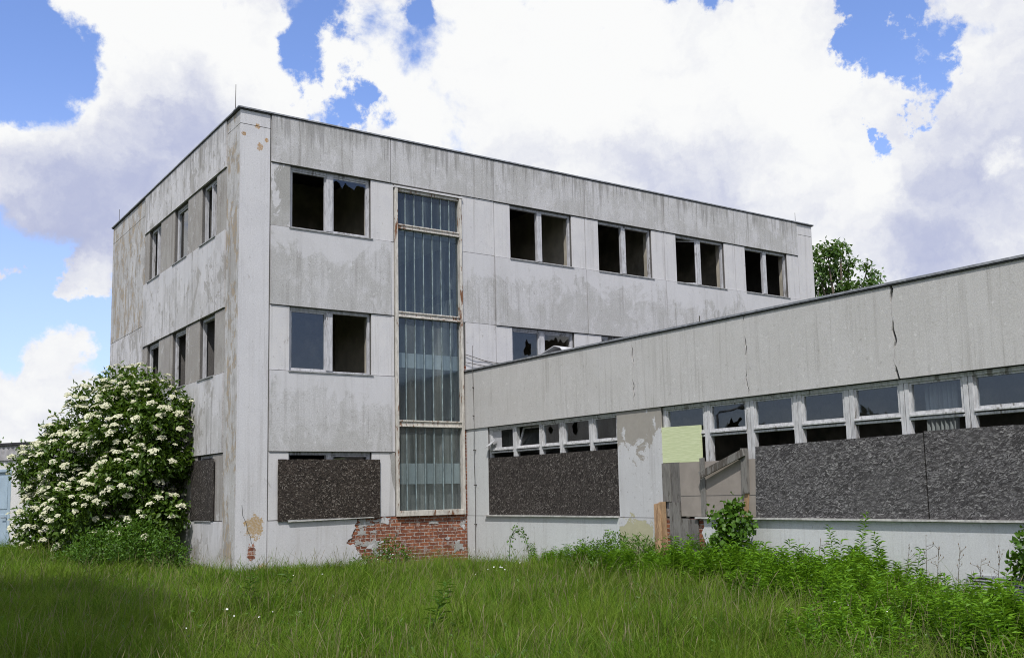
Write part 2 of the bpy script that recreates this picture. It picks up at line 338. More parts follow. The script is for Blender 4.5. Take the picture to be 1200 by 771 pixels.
m_flower = leafm('cream_elder_blossom', (.66, .65, .45), (.80, .79, .62), .25, shine=0)
m_daisy = leafm('white_daisy', (.75, .75, .72), (.85, .85, .82), .2, shine=0)
m_stem = simple('green_stem', (.07, .11, .03), .8, .3)
m_bark = simple('grey_bark', (.11, .09, .07), .9, .4, 12, bumpd=.02)
m_dry = simple('dry_brown_stalk', (.13, .10, .065), .9, .3)
m_shedw = wall_mat('shed_white_paint', (.66, .65, .64), (.60, .59, .58), (.42, .40, .38), .3, .5)
m_door = simple('pale_blue_door_paint', (.33, .42, .50), .6, .08, 3)
m_corr = simple('grey_corrugated_sheet', (.36, .35, .36), .7, .2, 5)
m_sheet = simple('white_crumpled_sheet', (.47, .47, .49), .7, .1, 3)
m_curt = simple('pale_curtain_cloth', (.25, .26, .25), .9, .25, 3, 0, (1, 3, .3))
m_asb = simple('dull_galvanised_steel', (.22, .23, .24), .5, .2, 8, .5)

# ------------------------------------------------------------------ world
SUN_AZ = math.atan2(-.74, -.67); SUN_EL = R(54)
sunv = np.array([math.cos(SUN_AZ)*math.cos(SUN_EL), math.sin(SUN_AZ)*math.cos(SUN_EL), math.sin(SUN_EL)])
world = bpy.data.worlds.new('World'); scene.world = world; world.use_nodes = True
class WT(NT):
    def __init__(s, w): s.t = w.node_tree; s.t.nodes.clear(); s.out = s.t.nodes.new('ShaderNodeOutputWorld')
w = WT(world)
sky = w.n('ShaderNodeTexSky', sky_type='NISHITA'); sky.sun_disc = False; sky.sun_elevation = SUN_EL
sky.sun_rotation = math.atan2(sunv[0], sunv[1]); sky.altitude = 100; sky.air_density = 1.0; sky.dust_density = .6; sky.ozone_density = 1.6
SKY_S = .14
d = w.vm('NORMALIZE', w.coord('Generated'))
dz = w.xyz(d)
warp = w.vm('MULTIPLY', w.vm('SUBTRACT', w.noise(d, 9, 9, .62, 0, True), (.5, .5, .5)), (.17, .17, .13))
dw = w.vm('ADD', d, warp)
def blob(v, x, y, r):
    c = ray(x, y); c = c/np.linalg.norm(c); a = r/F_PX
    L = w.vm('LENGTH', w.vm('SUBTRACT', v, tuple(c)), out=1)
    return w.ss(L, a*1.5, a*.1)
HOLES = [(25, 55, 56, .85), (74, 98, 50, .95), (0, 20, 50, .7), (385, 75, 32, .9), (400, 118, 32, .85), (425, 142, 28, .75), (376, 25, 32, .6),
         (800, 2, 36, .8), (765, 12, 26, .6), (845, 18, 30, .8), (1022, 40, 34, 1.), (1060, 70, 38, 1.1), (1064, 110, 36, 1.1), (1045, 158, 26, 1.), (1025, 5, 34, .8), (1080, 45, 24, .5), (1052, 140, 30, 1.), (1030, 175, 22, .8), (1002, 12, 28, .7),
         (490, 0, 22, .7), (60, 375, 70, .75), (15, 295, 50, .55), (125, 350, 40, .5), (110, 400, 45, .6), (20, 420, 50, .5), (100, 270, 40, .3)]
cov = w.ma('ADD', w.ma('MULTIPLY', w.ma('SUBTRACT', w.noise(w.mapv(d, (1, 1, 1.5), (4.2, 1.3, 0)), 2.6, 10, .62, .3), .5), 1.1), .62)
fine = w.ma('MULTIPLY', w.ma('SUBTRACT', w.noise(d, 11, 12, .60, .2), .5), 1.75)
cov = w.ma('ADD', cov, fine)
for x, y, r, k in HOLES: cov = w.ma('SUBTRACT', cov, w.ma('MULTIPLY', blob(dw, x, y, r), k*.75))
for x, y, r, k in [(700, 120, 300, .35), (200, 60, 130, .35), (60, 170, 130, .3), (1140, 200, 120, .3), (985, 20, 24, .35), (98, 322, 32, 1.1), (60, 345, 22, .8), (75, 415, 34, .9), (30, 465, 50, .6), (5, 335, 20, .8), (330, 230, 160, .3), (1000, 230, 150, .3)]:
    cov = w.ma('ADD', cov, w.ma('MULTIPLY', blob(dw, x, y, r), k))
for x, y, r, k, fl in [(372, 390, 260, .8, (1, -1, 1)), (1000, 470, 330, .55, (-1, 1, 1)), (640, 500, 150, .4, (-1, 1, 1))]:      # unseen cloud gaps, added so the panes mirror darker, bluer sky
    q = ray(x, y)*np.array(fl); q = q/np.linalg.norm(q); a = r/F_PX
    cov = w.ma('SUBTRACT', cov, w.ma('MULTIPLY', w.ss(w.vm('LENGTH', w.vm('SUBTRACT', dw, tuple(q)), out=1), a*1.4, a*.2), k))
cm = w.ss(cov, .33, .66)
sh = w.ma('ADD', w.ma('MULTIPLY', w.ma('SUBTRACT', w.noise(w.mapv(dw, (1, 1, 1.4)), 5.5, 11, .56), .5), 2.9), .86)
for x, y, r, k in [(190, 215, 120, .46), (120, 240, 110, .32), (290, 150, 110, .38), (1150, 240, 130, .42), (1190, 150, 80, .25), (870, 225, 90, .5), (640, 175, 60, .4), (30, 260, 90, .35), (40, 470, 90, .4), (1100, 285, 100, .25), (420, 180, 60, .3), (760, 190, 60, .3)]:
    sh = w.ma('SUBTRACT', sh, w.ma('MULTIPLY', blob(dw, x, y, r), k))
for x, y, r, k in [(650, 60, 130, .35), (480, 60, 80, .3), (200, 30, 110, .3), (60, 150, 90, .4), (900, 70, 110, .3), (105, 325, 36, .5), (1060, 200, 60, .3), (1165, 190, 18, .6)]:
    sh = w.ma('ADD', sh, w.ma('MULTIPLY', blob(dw, x, y, r), k))
ccol = w.mix(w.ss(sh, -.15, 1.05), (.47, .51, .71), (.965, .97, .97))
ccol = w.vm('MULTIPLY', ccol, (1/SKY_S,)*3)
skyc = w.vm('MULTIPLY', sky.outputs[0], (1.2, 1.25, 1.6))
# thin high veil makes the blue paler low down
veil = w.ma('MULTIPLY', w.ss(dz[2], .42, .05), .45)
skyc = w.mix(veil, skyc, tuple(x/SKY_S for x in (.62, .72, .92)))
allc = w.mix(cm, skyc, ccol)
bg = w.n('ShaderNodeBackground'); w.set(bg.inputs[0], allc); bg.inputs[1].default_value = SKY_S
w.t.links.new(bg.outputs[0], w.out.inputs[0])
sl = bpy.data.lights.new('sun', 'SUN'); sl.energy = 3.5; sl.angle = R(.6); sl.color = (1, .965, .92)
so = bpy.data.objects.new('sun', sl); COL.objects.link(so); so.rotation_euler = Vector(sunv).to_track_quat('Z', 'Y').to_euler(); so.location = (-30, -40, 50)

# ------------------------------------------------------------------ ground
def gz(x, y):
    x = np.asarray(x, float); y = np.asarray(y, float)
    base = .03+.04*np.sin(x*.7+1)*np.cos(y*.5)+.03*np.sin(x*1.9+y*1.3)
    rise = np.clip((y-.5)/5, 0, 1)*np.clip((1.5-x)/2, 0, 1)*.28
    near = np.clip((14-np.hypot(x-CAM[0], y-CAM[1]))/12, 0, 1)*.05
    return base+rise+near
def grid_ground():
    xs = np.concatenate([np.array([-600, -250, -110, -60]), np.arange(-40, 30.1, .6), np.array([45, 70, 120, 260, 600])])
    ys = np.concatenate([np.array([-600, -250, -110, -60]), np.arange(-36, 26.1, .6), np.array([40, 70, 120, 260, 600])])
    X, Y = np.meshgrid(xs, ys); Z = gz(X, Y)
    far = (np.abs(X) > 42) | (np.abs(Y) > 38); Z[far] = 0
    v = np.stack([X.ravel(), Y.ravel(), Z.ravel()], 1); nx = len(xs)
    f = [(j*nx+i, j*nx+i+1, (j+1)*nx+i+1, (j+1)*nx+i) for j in range(len(ys)-1) for i in range(nx-1)]
    me = bpy.data.meshes.new('ground'); me.from_pydata(v.tolist(), [], f); me.polygons.foreach_set('use_smooth', [True]*len(f))
    n = NT('meadow_soil'); p = n.coord()
    c = n.mix(n.noise(p, 1.2, 6, .6), (.03, .045, .012), (.06, .075, .022)); c = n.mix(n.ss(n.noise(p, 9, 6, .7), .5, .7), c, (.05, .04, .022))
    me.materials.append(n.bsdf(c, .95, n.bump(n.noise(p, 14, 5), .8, .05)))
    return tag(link('ground', me), kind='structure')
grid_ground()

# ------------------------------------------------------------------ main block
block = tag(empty('office_block', (0, 0, 0)), 'derelict three storey concrete block with flaking white paint and tall stair glazing', 'building')
ROWS = [(1.20, 2.71), (4.53, 6.01), (7.84, 9.31)]
TOP = 10.42; XE = 19.78; YE = 11.9
FB = [(.72, 3.78, 1.19, 3.25), (6.83, 9.90, 7.34, 9.42), (9.90, 12.93, 10.38, 12.42), (12.93, 15.95, 13.40, 15.48), (15.95, 19.0, 16.42, 18.44)]
LB = [(1.58, 2.72), (3.83, 5.02), (6.30, 7.50)]
T0, T1 = -.36, -.02     # backing
G = .008
wl = MB()
def has_win(i, r): return (i == 0) or (r == 2) or (r == 1 and i <= 2)
# F facade, backing
for (a, b) in ((.02, 3.92), (5.77, XE)):
    zs = 0
    for r, (s, l) in enumerate(ROWS):
        FF.box(wl, a, b, T0, T1, zs, s, m_back); zs = l
        u = a
        for i, (j0, j1, w0, w1) in enumerate(FB):
            if j0 < a-.8 or j1 > b+.8 or not has_win(i, r): continue
            FF.box(wl, u, w0, T0, T1, s, l, m_back); u = w1
        FF.box(wl, u, b, T0, T1, s, l, m_back)
    FF.box(wl, a, b, T0, T1, zs, TOP, m_back)
FF.box(wl, 3.92, 5.77, T0, T1, 0, 1.2, m_brick); FF.box(wl, 3.92, 5.77, T0, T1, 9.2, TOP, m_back)
# F corner column
FF.box(wl, 0, .70, -.02, 0, -.1, 10.085, m_column); FF.box(wl, 0, .70, -.02, 0, 10.10, TOP-.004, m_column)
FF.box(wl, 19.0+G, XE, -.02, .0, -.1, 10.05, m_paint); FF.box(wl, 19.0+G, XE, -.02, .0, 10.065, TOP-.004, m_paint)
# F bays
def jag(u0, u1, z0, z1, amp=.004, step=.25):
    return [(u0, z0), (u1, z0), (u1, z1), (u0, z1)]
for i, (j0, j1, w0, w1) in enumerate(FB):
    FF.box(wl, j0+G, j1-G, -.02, .030, 9.32, TOP-.004, m_span)
    for r, (s, l) in enumerate(ROWS):
        ztop = ROWS[r+1][0]-.012 if r < 2 else None
        if r < 2: FF.box(wl, j0+G, j1-G, -.02, .030, l+.004, ztop, m_span)
        if i == 0 or r > 0:
            if has_win(i, r):
                FF.box(wl, j0+G, w0, -.02, .0, s+.004, l-.016, m_pierg if (i == 0 and r == 2) else m_paint)
                e = 3.865 if i == 0 else j1-G
                FF.box(wl, w1, e if i else j1+.08, -.02, .0, s+.004, l-.016, m_paint)
            else: FF.box(wl, j0+G, j1-G, -.02, .0, s, l, m_paint)
# strip left of stair, panel right of it
for z0, z1 in ((1.2-.012, 1.2-.004),): pass
FF.box(wl, 3.78+G, 3.865, -.02, .004, 2.72, 4.515, m_paint); FF.box(wl, 3.78+G, 3.865, -.02, .004, 6.02, 7.825, m_paint)
FF.box(wl, 3.78+G, 6.83-G, -.02, .030, 9.32, TOP-.004, m_span)
FF.box(wl, 5.82, 6.83-G, -.02, .004, 7.85, 9.31, m_paint); FF.box(wl, 5.82, 6.83-G, -.02, .004, 6.02, 7.84, m_span)
FF.box(wl, 5.90, 6.83-G, -.02, .004, 4.40, 6.01, m_paint)
FF.box(wl, 5.77+.002, 5.90, -.018, -.004, 1.0, 4.9, m_brick)
# plinth skin with a ragged broken edge
edge0 = [(2.85, 1.185), (2.87, 1.10), (2.80, 1.02), (2.82, .95), (2.72, .80), (2.74, .75), (2.62, .68), (2.60, .62), (2.70, .57), (2.78, .60), (2.84, .52), (2.86, .44), (2.95, .36), (2.98, .28), (3.12, .18), (3.15, .08), (3.25, -.1)]
edge = []
for a_, b_ in zip(edge0[:-1], edge0[1:]):
    for t_ in np.linspace(0, 1, 5)[:-1]: edge.append((a_[0]+(b_[0]-a_[0])*t_+random.uniform(-.018, .018)*(t_ > 0), a_[1]+(b_[1]-a_[1])*t_+random.uniform(-.01, .01)*(t_ > 0)))
edge.append(edge0[-1])
FF.prism(wl, [(.70+G*2, -.1)]+[(.70+G*2, 1.185)]+edge, -.02, .012, m_fplinth)
FF.box(wl, 2.45, 3.92, -.0195, -.010, -.1, 1.195, m_brick)
# remains of plaster on the brick
for cu, cz, ru, rz in ((3.05, 1.06, .22, .11), (3.55, 1.11, .24, .08), (3.26, .56, .30, .13), (2.99, .86, .12, .10), (5.60, .42, .16, .16), (5.74, .95, .09, .12), (3.4, .36, .16, .08), (2.9, .62, .12, .07), (3.3, .86, .10, .04), (4.9, 1.02, .14, .05), (5.3, .62, .08, .04)):
    k = 44; ph = random.random()*6; rq = [(.8+.22*math.sin(3*2*math.pi*q/k+ph)+.16*math.sin(7*2*math.pi*q/k+ph*2)+random.uniform(-.14, .14)) for q in range(k)]; poly = [(cu+ru*math.cos(2*math.pi*q/k)*rq[q], cz+rz*math.sin(2*math.pi*q/k)*rq[q]) for q in range(k)]
    FF.prism(wl, poly, -.013, -.003, m_pierg)
FF.box(wl, 3.92, 5.87, -.02, -.012, -.1, 1.17, m_brick)
# plaster broken away beside the stair frame
FF.prism(wl, [(3.865, 2.68), (3.50, 2.66), (3.46, 2.55), (3.53, 2.40), (3.50, 2.22), (3.58, 2.08), (3.66, 1.95), (3.865, 1.90)][::-1] if False else [(3.70, 2.70), (3.86, 2.70), (3.86, 1.75), (3.82, 1.9), (3.78, 2.05), (3.77, 2.15), (3.75, 2.3), (3.76, 2.45), (3.73, 2.6)], -.01, .003, m_pierg)
# L facade
def wrapL(u0, u1, z0, z1, n, mat): LL.box(wl, u0, u1, -.02, n, z0, z1, mat)
zs = 0
for r, (s, l) in enumerate(ROWS):
    LL.box(wl, .36, YE-.36, T0, T1, zs, s, m_back); zs = l; u = .36
    for i, (w0, w1) in enumerate(LB):
        if r == 0 and i > 0: continue
        LL.box(wl, u, w0, T0, T1, s, l, m_back); u = w1
    LL.box(wl, u, YE-.36, T0, T1, s, l, m_back)
LL.box(wl, .36, YE-.36, T0, T1, zs, TOP, m_back)
wrapL(.022, .86, -.1, 10.085, 0, m_leftc); wrapL(.022, .86, 10.10, TOP-.004, 0, m_leftc)
wrapL(.86+2*G, 7.94, 9.32, TOP-.004, .03, m_left)
for z0, z1 in ((6.02, 7.825), (2.72, 4.515), (-.1, 1.185)):
    for a, b in ((.86+2*G, 2.62), (2.62, 5.10), (5.10, 7.94)): wrapL(a+.003, b-.003, z0, z1, .03, m_left)
for r, (s, l) in enumerate(ROWS):
    us = [.86+2*G]+[q for i, ww in enumerate(LB) if not (r == 0 and i > 0) for q in ww]+[7.94]
    for k in range(0, len(us), 2): wrapL(us[k], us[k+1], s+.004, l-.02, 0, m_leftp)
for a, b in ((7.96, 9.93), (9.945, YE)):
    for z0, z1 in ((-.1, 3.28), (3.295, 6.64), (6.655, 9.90), (9.915, TOP-.004)): wrapL(a, b, z0, z1, .004, m_leftc if z1 > 6.65 else m_left)
# far walls
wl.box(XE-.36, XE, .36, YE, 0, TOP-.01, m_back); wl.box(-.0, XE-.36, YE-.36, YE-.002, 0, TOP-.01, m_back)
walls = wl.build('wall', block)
# roof, floors, interior
rf = MB(); rf.box(.36, XE-.36, .36, YE-.36, 10.0, 10.25, m_dark); rf.build('roof', block)
cp_ = MB()
for fr, a, b in ((FF, -.05, XE+.05), (LL, .31, YE+.05)):
    fr.box(cp_, a, b, -.30, .035, TOP, TOP+.022, m_copdark); fr.box(cp_, a-.02 if fr is FF else .31, b+.02, -.31, .06, TOP+.024, TOP+.055, m_coping)  # near-black strip below the zinc stands for its shade
cp_.build('coping', block)
it = MB()
for z0, z1 in ((.15, .30), (3.38, 3.62), (6.70, 6.94)):
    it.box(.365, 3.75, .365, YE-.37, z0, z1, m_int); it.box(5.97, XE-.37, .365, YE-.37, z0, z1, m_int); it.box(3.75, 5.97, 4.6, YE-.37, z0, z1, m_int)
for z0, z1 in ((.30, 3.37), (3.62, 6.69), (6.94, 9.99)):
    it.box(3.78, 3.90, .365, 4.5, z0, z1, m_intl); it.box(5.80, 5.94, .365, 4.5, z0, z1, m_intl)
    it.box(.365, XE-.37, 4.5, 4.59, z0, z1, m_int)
    for x in (9.62, 12.75, 15.8): it.box(x, x+.12, .365, 4.49, z0, z1, m_intl if x < 10 else m_int)
    it.box(.365, 3.77, 3.2, 3.3, z0, z1, m_int)
for i, (j0, j1, w0, w1) in enumerate(FB):      # plastered reveals
    for r, (s, l) in enumerate(ROWS):
        if has_win(i, r): FF.box(it, w1-.006, w1+.0-.001, -.355, -.175, s+.03, l-.02, m_intl)
for r, (s, l) in enumerate(ROWS): pass
it.build('interior', block)
st = MB()
for z0, z1 in ((4.78, 5.14), (1.95, 2.45), (8.1, 8.3)): st.box(3.93, 5.765, .16, 4.45, z0, z1, m_slab)
for k in range(8): st.box(4.0, 4.8, 1.5+.3*k, 1.8+.3*k, 2.46+.3*k, 2.6+.3*k, m_slab)
st.box(3.93, 5.765, .3, .36, .3, 1.94, m_intl); st.box(3.905, 5.795, 4.38, 4.48, .3, 9.9, m_intl)  # first box: pale wall added behind the lowest pane to lighten it
st.build('staircase', block)

# windows
def shard(u0, u1, z0, z1, n=9, top=True, amp=.35):
    us = np.linspace(u0, u1, n); zz = [(z1-(z1-z0)*random.uniform(.02, amp)) if top else (z0+(z1-z0)*random.uniform(.02, amp)) for _ in us]
    return [(u0, z1 if top else z0)]+list(zip(us.tolist(), zz))+[(u1, z1 if top else z0)]
def window(fr, u0, u1, z0, z1, halves, parent, split=.5, mul=.15, bar=.055, sill=True, mat=None, ml=.05, mr=.05):
    mat = mat or m_frame
    mb = MB(); n0, n1 = -.17, -.085
    fr.box(mb, u0+.001, u0+bar, n0, n1, z0, z1, mat); fr.box(mb, u1-bar, u1-.001, n0, n1, z0, z1, mat)
    fr.box(mb, u0+bar, u1-bar, n0, n1+.004, z1-bar-.02, z1-.001, mat); fr.box(mb, u0+bar, u1-bar, n0, n1+.004, z0, z0+bar-.01, mat)
    um = u0+(u1-u0)*split; cells = [(u0+bar, u1-bar)]
    if len(halves) == 2:
        fr.box(mb, um-mul/2, um+mul/2, n0, n1+.022, z0+bar-.01, z1-bar-.02, mat); cells = [(u0+bar, um-mul/2), (um+mul/2, u1-bar)]
    wo = mb.build('window', parent, bevel=.004)
    for (a, b), h in zip(cells, halves):
        zl, zh = z0+bar-.01, z1-bar-.02; sb = .035
        if h in ('glass', 'hole', 'shards'):
            s = MB(); fr.box(s, a, a+sb, -.155, -.098, zl, zh, mat); fr.box(s, b-sb, b, -.155, -.098, zl, zh, mat)
            fr.box(s, a+sb, b-sb, -.155, -.098, zl, zl+sb, mat); fr.box(s, a+sb, b-sb, -.155, -.098, zh-sb, zh, mat); s.build('sash', wo)
            ga, gb, gl_, gh = a+sb-.005, b-sb+.005, zl+sb-.005, zh-sb+.005
            g = MB()
            if h == 'glass': fr.sheet(g, [(ga, gl_), (gb, gl_), (gb, gh), (ga, gh)], -.125, m_glass)
            elif h == 'hole':
                cu, cz = ga+(gb-ga)*.6, gl_+(gh-gl_)*.68; k = 11; s_ = (gb-ga)*.19
                hole = [(cu+s_*math.cos(2*math.pi*q/k)*random.uniform(.5, 1.1)*(.9), cz+s_*1.6*math.sin(2*math.pi*q/k)*random.uniform(.6, 1.1)) for q in range(k)]
                fr.sheet(g, [(ga, gl_), (gb, gl_), (gb, gh), (ga, gh)], -.125, m_glass, hole[::-1])
            else:
                fr.sheet(g, shard(ga, gb, gl_, gh, 12, True, .17), -.105, m_glass)
            g.build('pane', wo)
        elif h == 'ajar':                          # empty sash swung inwards
            s = MB(); L = (b-a)-.01
            f2 = Fr(fr.p(b-.01, -.09, 0), (-fr.U*math.cos(R(24))-fr.N*math.sin(R(24))), fr.N)
            f2.N = f2.U.cross(Vector((0, 0, 1))) if f2.U.cross(Vector((0, 0, 1))).dot(fr.N) > 0 else -f2.U.cross(Vector((0, 0, 1)))
            for (p0, p1, q0, q1) in ((0, .04, zl, zh), (L-.04, L, zl, zh), (.04, L-.04, zl, zl+.04), (.04, L-.04, zh-.04, zh)): f2.box(s, p0, p1, -.02, .02, q0, q1, mat)
            s.build('sash', wo)
        elif h == 'bars':
            s = MB(); fr.box(s, a, a+sb, -.155, -.098, zl, zh, mat); fr.box(s, b-sb, b, -.155, -.098, zl, zh, mat); fr.box(s, a+sb, b-sb, -.155, -.098, zh-sb, zh, mat); s.build('sash', wo)
    if sill:
        s = MB(); fr.box(s, u0-.03, u1+.03, -.055, .055, z0-.028, z0-.002, m_sill); s.build('sill', wo)
    return wo
FW = {(0, 2): ('bars', 'shards'), (1, 2): ('none', 'none'), (2, 2): ('none', 'none'), (3, 2): ('ajar', 'none'), (4, 2): ('none', 'none'),
      (0, 1): ('glass', 'none'), (1, 1): ('hole', 'shards'), (2, 1): ('glass', 'none'), (0, 0): ('none', 'glass')}
for (i, r), h in FW.items():
    window(FF, FB[i][2], FB[i][3], ROWS[r][0], ROWS[r][1], h, block, split=.49, mul=.16)
LW = {(0, 2): ('bars', 'none'), (1, 2): ('glass',), (2, 2): ('bars', 'none'), (0, 1): ('none',), (1, 1): ('bars',), (2, 1): ('bars',), (0, 0): ('none',)}
for (i, r), h in LW.items():
    window(LL, LB[i][0], LB[i][1], ROWS[r][0], ROWS[r][1], h, block, split=.45, mul=.09)
# stair glazing
sg = MB(); SU0, SU1, SZ0, SZ1 = 3.885, 5.80, 1.19, 9.21
FF.box(sg, SU0, SU0+.07, -.10, .065, SZ0, SZ1, m_rust); FF.box(sg, SU1-.07, SU1, -.10, .065, SZ0, SZ1, m_rust)
FF.box(sg, SU0+.07, SU1-.07, -.10, .085, SZ0, SZ0+.13, m_rust); FF.box(sg, SU0+.07, SU1-.07, -.10, .02, SZ1-.07, SZ1, m_rust)
TR = [(3.32, 3.48), (5.99, 6.13), (8.19, 8.31)]
for a, b in TR:
    FF.box(sg, SU0+.07, SU1-.07, -.10, .022, a, b, m_rust); FF.box(sg, SU0+.07, SU1-.07, .022, .05, a, a+.035, m_rust); FF.box(sg, SU0+.07, SU1-.07, .022, .05, b-.035, b, m_rust)
glz = sg.build('stair_glazing', block, bevel=.005)
hb = MB(); FF.box(hb, SU0-.03, SU1+.03, -.02, .075, SZ1+.004, SZ1+.05, m_paint); hb.build('head_board', glz)
zz = [SZ0+.13]+[q for t in TR for q in t]+[SZ1-.07]
for k in range(4):
    g = MB(); z0, z1 = zz[2*k], zz[2*k+1]; a, b = SU0+.07, SU1-.07; nch = 7; wv = (b-a)/nch
    for q in range(nch):
        u0 = a+q*wv; u1 = u0+wv
        FF.sheet(g, [(u0+.011, z0), (u1-.011, z0), (u1-.011, z1), (u0+.011, z1)], -.05+random.uniform(-.004, .004), m_profd if k < 1 or (k == 1 and q % 3 == 1) else m_prof)
        if q: FF.box(g, u0-.0105, u0+.0105, -.075, -.035, z0, z1, m_rib)
    g.build('pane', glz)
# lightning rods on the block roof
for x, y, h in ((-.02, .30, .62), (.1, YE-.25, .55), (19.1, .1, .35)):
    r_ = MB(); r_.tube([(x, y, TOP), (x+.005, y, TOP+.06+h)], [.010, .007], m_metal, 5); r_.build('lightning_rod', block)
# two old cables on the wall above the wing roof
cb = MB()
for k, (za, zb, sag) in enumerate(((5.18, 5.0, .04), (4.98, 4.92, .03))):
    cb.tube([(5.86+1.3*t, -.04-.02*math.sin(9*t), za+(zb-za)*t-sag*math.sin(math.pi*t)) for t in np.linspace(0, 1, 9)], .009, m_metal, 5)
cb.build('cable', block)
# cracks in the corner column
ck = MB(); pts = [(.14, 1.55), (.16, 1.32), (.24, 1.16), (.27, 1.0), (.33, .88), (.36, .72)]
FF.prism(ck, [(u-.006, z) for u, z in pts]+[(u+.005, z) for u, z in pts[::-1]], .0, .0022, m_copdark); ck.build('crack', block)

# ------------------------------------------------------------------ wing
wing = tag(empty('low_wing', (5.8777, 0, 0)), 'derelict single storey concrete wing with long pebbledash fascia above a ribbon of old windows', 'building')
def wp(o): o.location = o.location-wing.location; return o
SE = 17.5; WT_ = 4.72
wb = MB(); wT0 = -.30
# backing
WW.box(wb, .0, SE, wT0, -.02, 0, 1.15, m_back); WW.box(wb, .0, SE, wT0, -.02, 3.29, WT_-.02, m_back)
WW.box(wb, .0, .95, wT0, -.02, 1.15, 3.29, m_back); WW.box(wb, 5.68, 6.97, wT0, -.02, 1.15, 3.29, m_back); WW.box(wb, 16.2, SE, wT0, -.02, 1.15, 3.29, m_back); WW.box(wb, 16.202, SE, -.02, .0, 1.16, 3.275, m_wpier)
# fascia panels with ragged cracked joints
JN = [0.004, 3.31, 6.25, 9.19, 12.12, 15.05, SE]
def ragged(z0, z1, wmax, k=26):
    o = []; v = 0
    for z in np.linspace(z0, z1, k):
        v = .6*v+random.uniform(-.02, .02); o.append((v, float(z)))
    return o
sides = {}
for k, j in enumerate(JN):
    gap = [.0, .008, .040, .030, .050, .02, 0][k]
    L = ragged(3.285, WT_-.004, gap); Rr = []
    for t, (v, z) in enumerate(L):
        open_ = gap*max(.08, min(1, .5+.9*math.sin(t*.55+k*1.9)+random.uniform(-.3, .3)))
        Rr.append((j+v*min(gap*36, .9)+open_, z))
    sides[k] = ([(j+v*min(gap*36, .9)-.001, z) for v, z in L] if gap else [(j, 3.285), (j, WT_-.004)], Rr if gap else [(j, 3.285), (j, WT_-.004)])
for k in range(len(JN)-1):
    lft = sides[k][1]; rgt = sides[k+1][0]
    WW.prism(wb, (rgt+lft[::-1]), -.02, .035, m_fascia)
# piers, plinth
WW.box(wb, .004, .46, -.02, .0, 1.16, 3.28, m_plinth); WW.box(wb, .468, .95, -.02, .0, 1.16, 3.28, m_plinth)
WW.box(wb, 5.68, 6.97, -.02, .0, 1.16, 3.275, m_wpier)
for a, b in ((.004, .46), (.468, 5.66), (5.672, 6.86)): WW.box(wb, a, b, -.02, .010, -.1, 1.148, m_plinth if b < 6 else m_wpier)
WW.prism(wb, [(7.96, -.1), (SE, -.1), (SE, 1.148), (7.98, 1.148), (8.0, 1.0), (7.93, .9), (8.02, .7), (7.95, .5)], -.02, .010, m_plinth)
WW.box(wb, 6.86, 8.1, -.0195, -.006, -.1, 1.146, m_brick)
# other walls
def xyb(x0, x1, y0, y1, z0, z1, m): wb.box(x0, x1, y0, y1, z0, z1, m)
xyb(14.2, 14.5, -SE, -.03, 0, WT_-.02, m_back); xyb(6.55, 14.2, -SE-.28, -SE-.02, 0, WT_-.02, m_back); xyb(6.4, 14.2, -6.6, -6.4, .3, 4.2, m_int)
xyb(9.8, 9.9, -SE, -6.61, .3, 4.2, m_int)
WW.box(wb, SE, SE+.02, -.4, .03, -.1, WT_-.02, m_plinth)
wo = wp(wb.build('wall', wing))
r = MB(); r.box(6.25, 14.2, -SE+.01, -.04, 4.25, 4.55, m_dark); r.box(6.25, 14.2, -SE, -.04, .1, .3, m_int); wp(r.build('roof', wing))
r = MB(); WW.box(r, -.0, SE+.1, -.34, .055, WT_-.004, WT_+.018, m_copdark); WW.box(r, .0, SE+.1, -.35, .07, WT_+.021, WT_+.055, m_coping); wp(r.build('coping', wing))  # dark strip colours in the shade under the wing coping
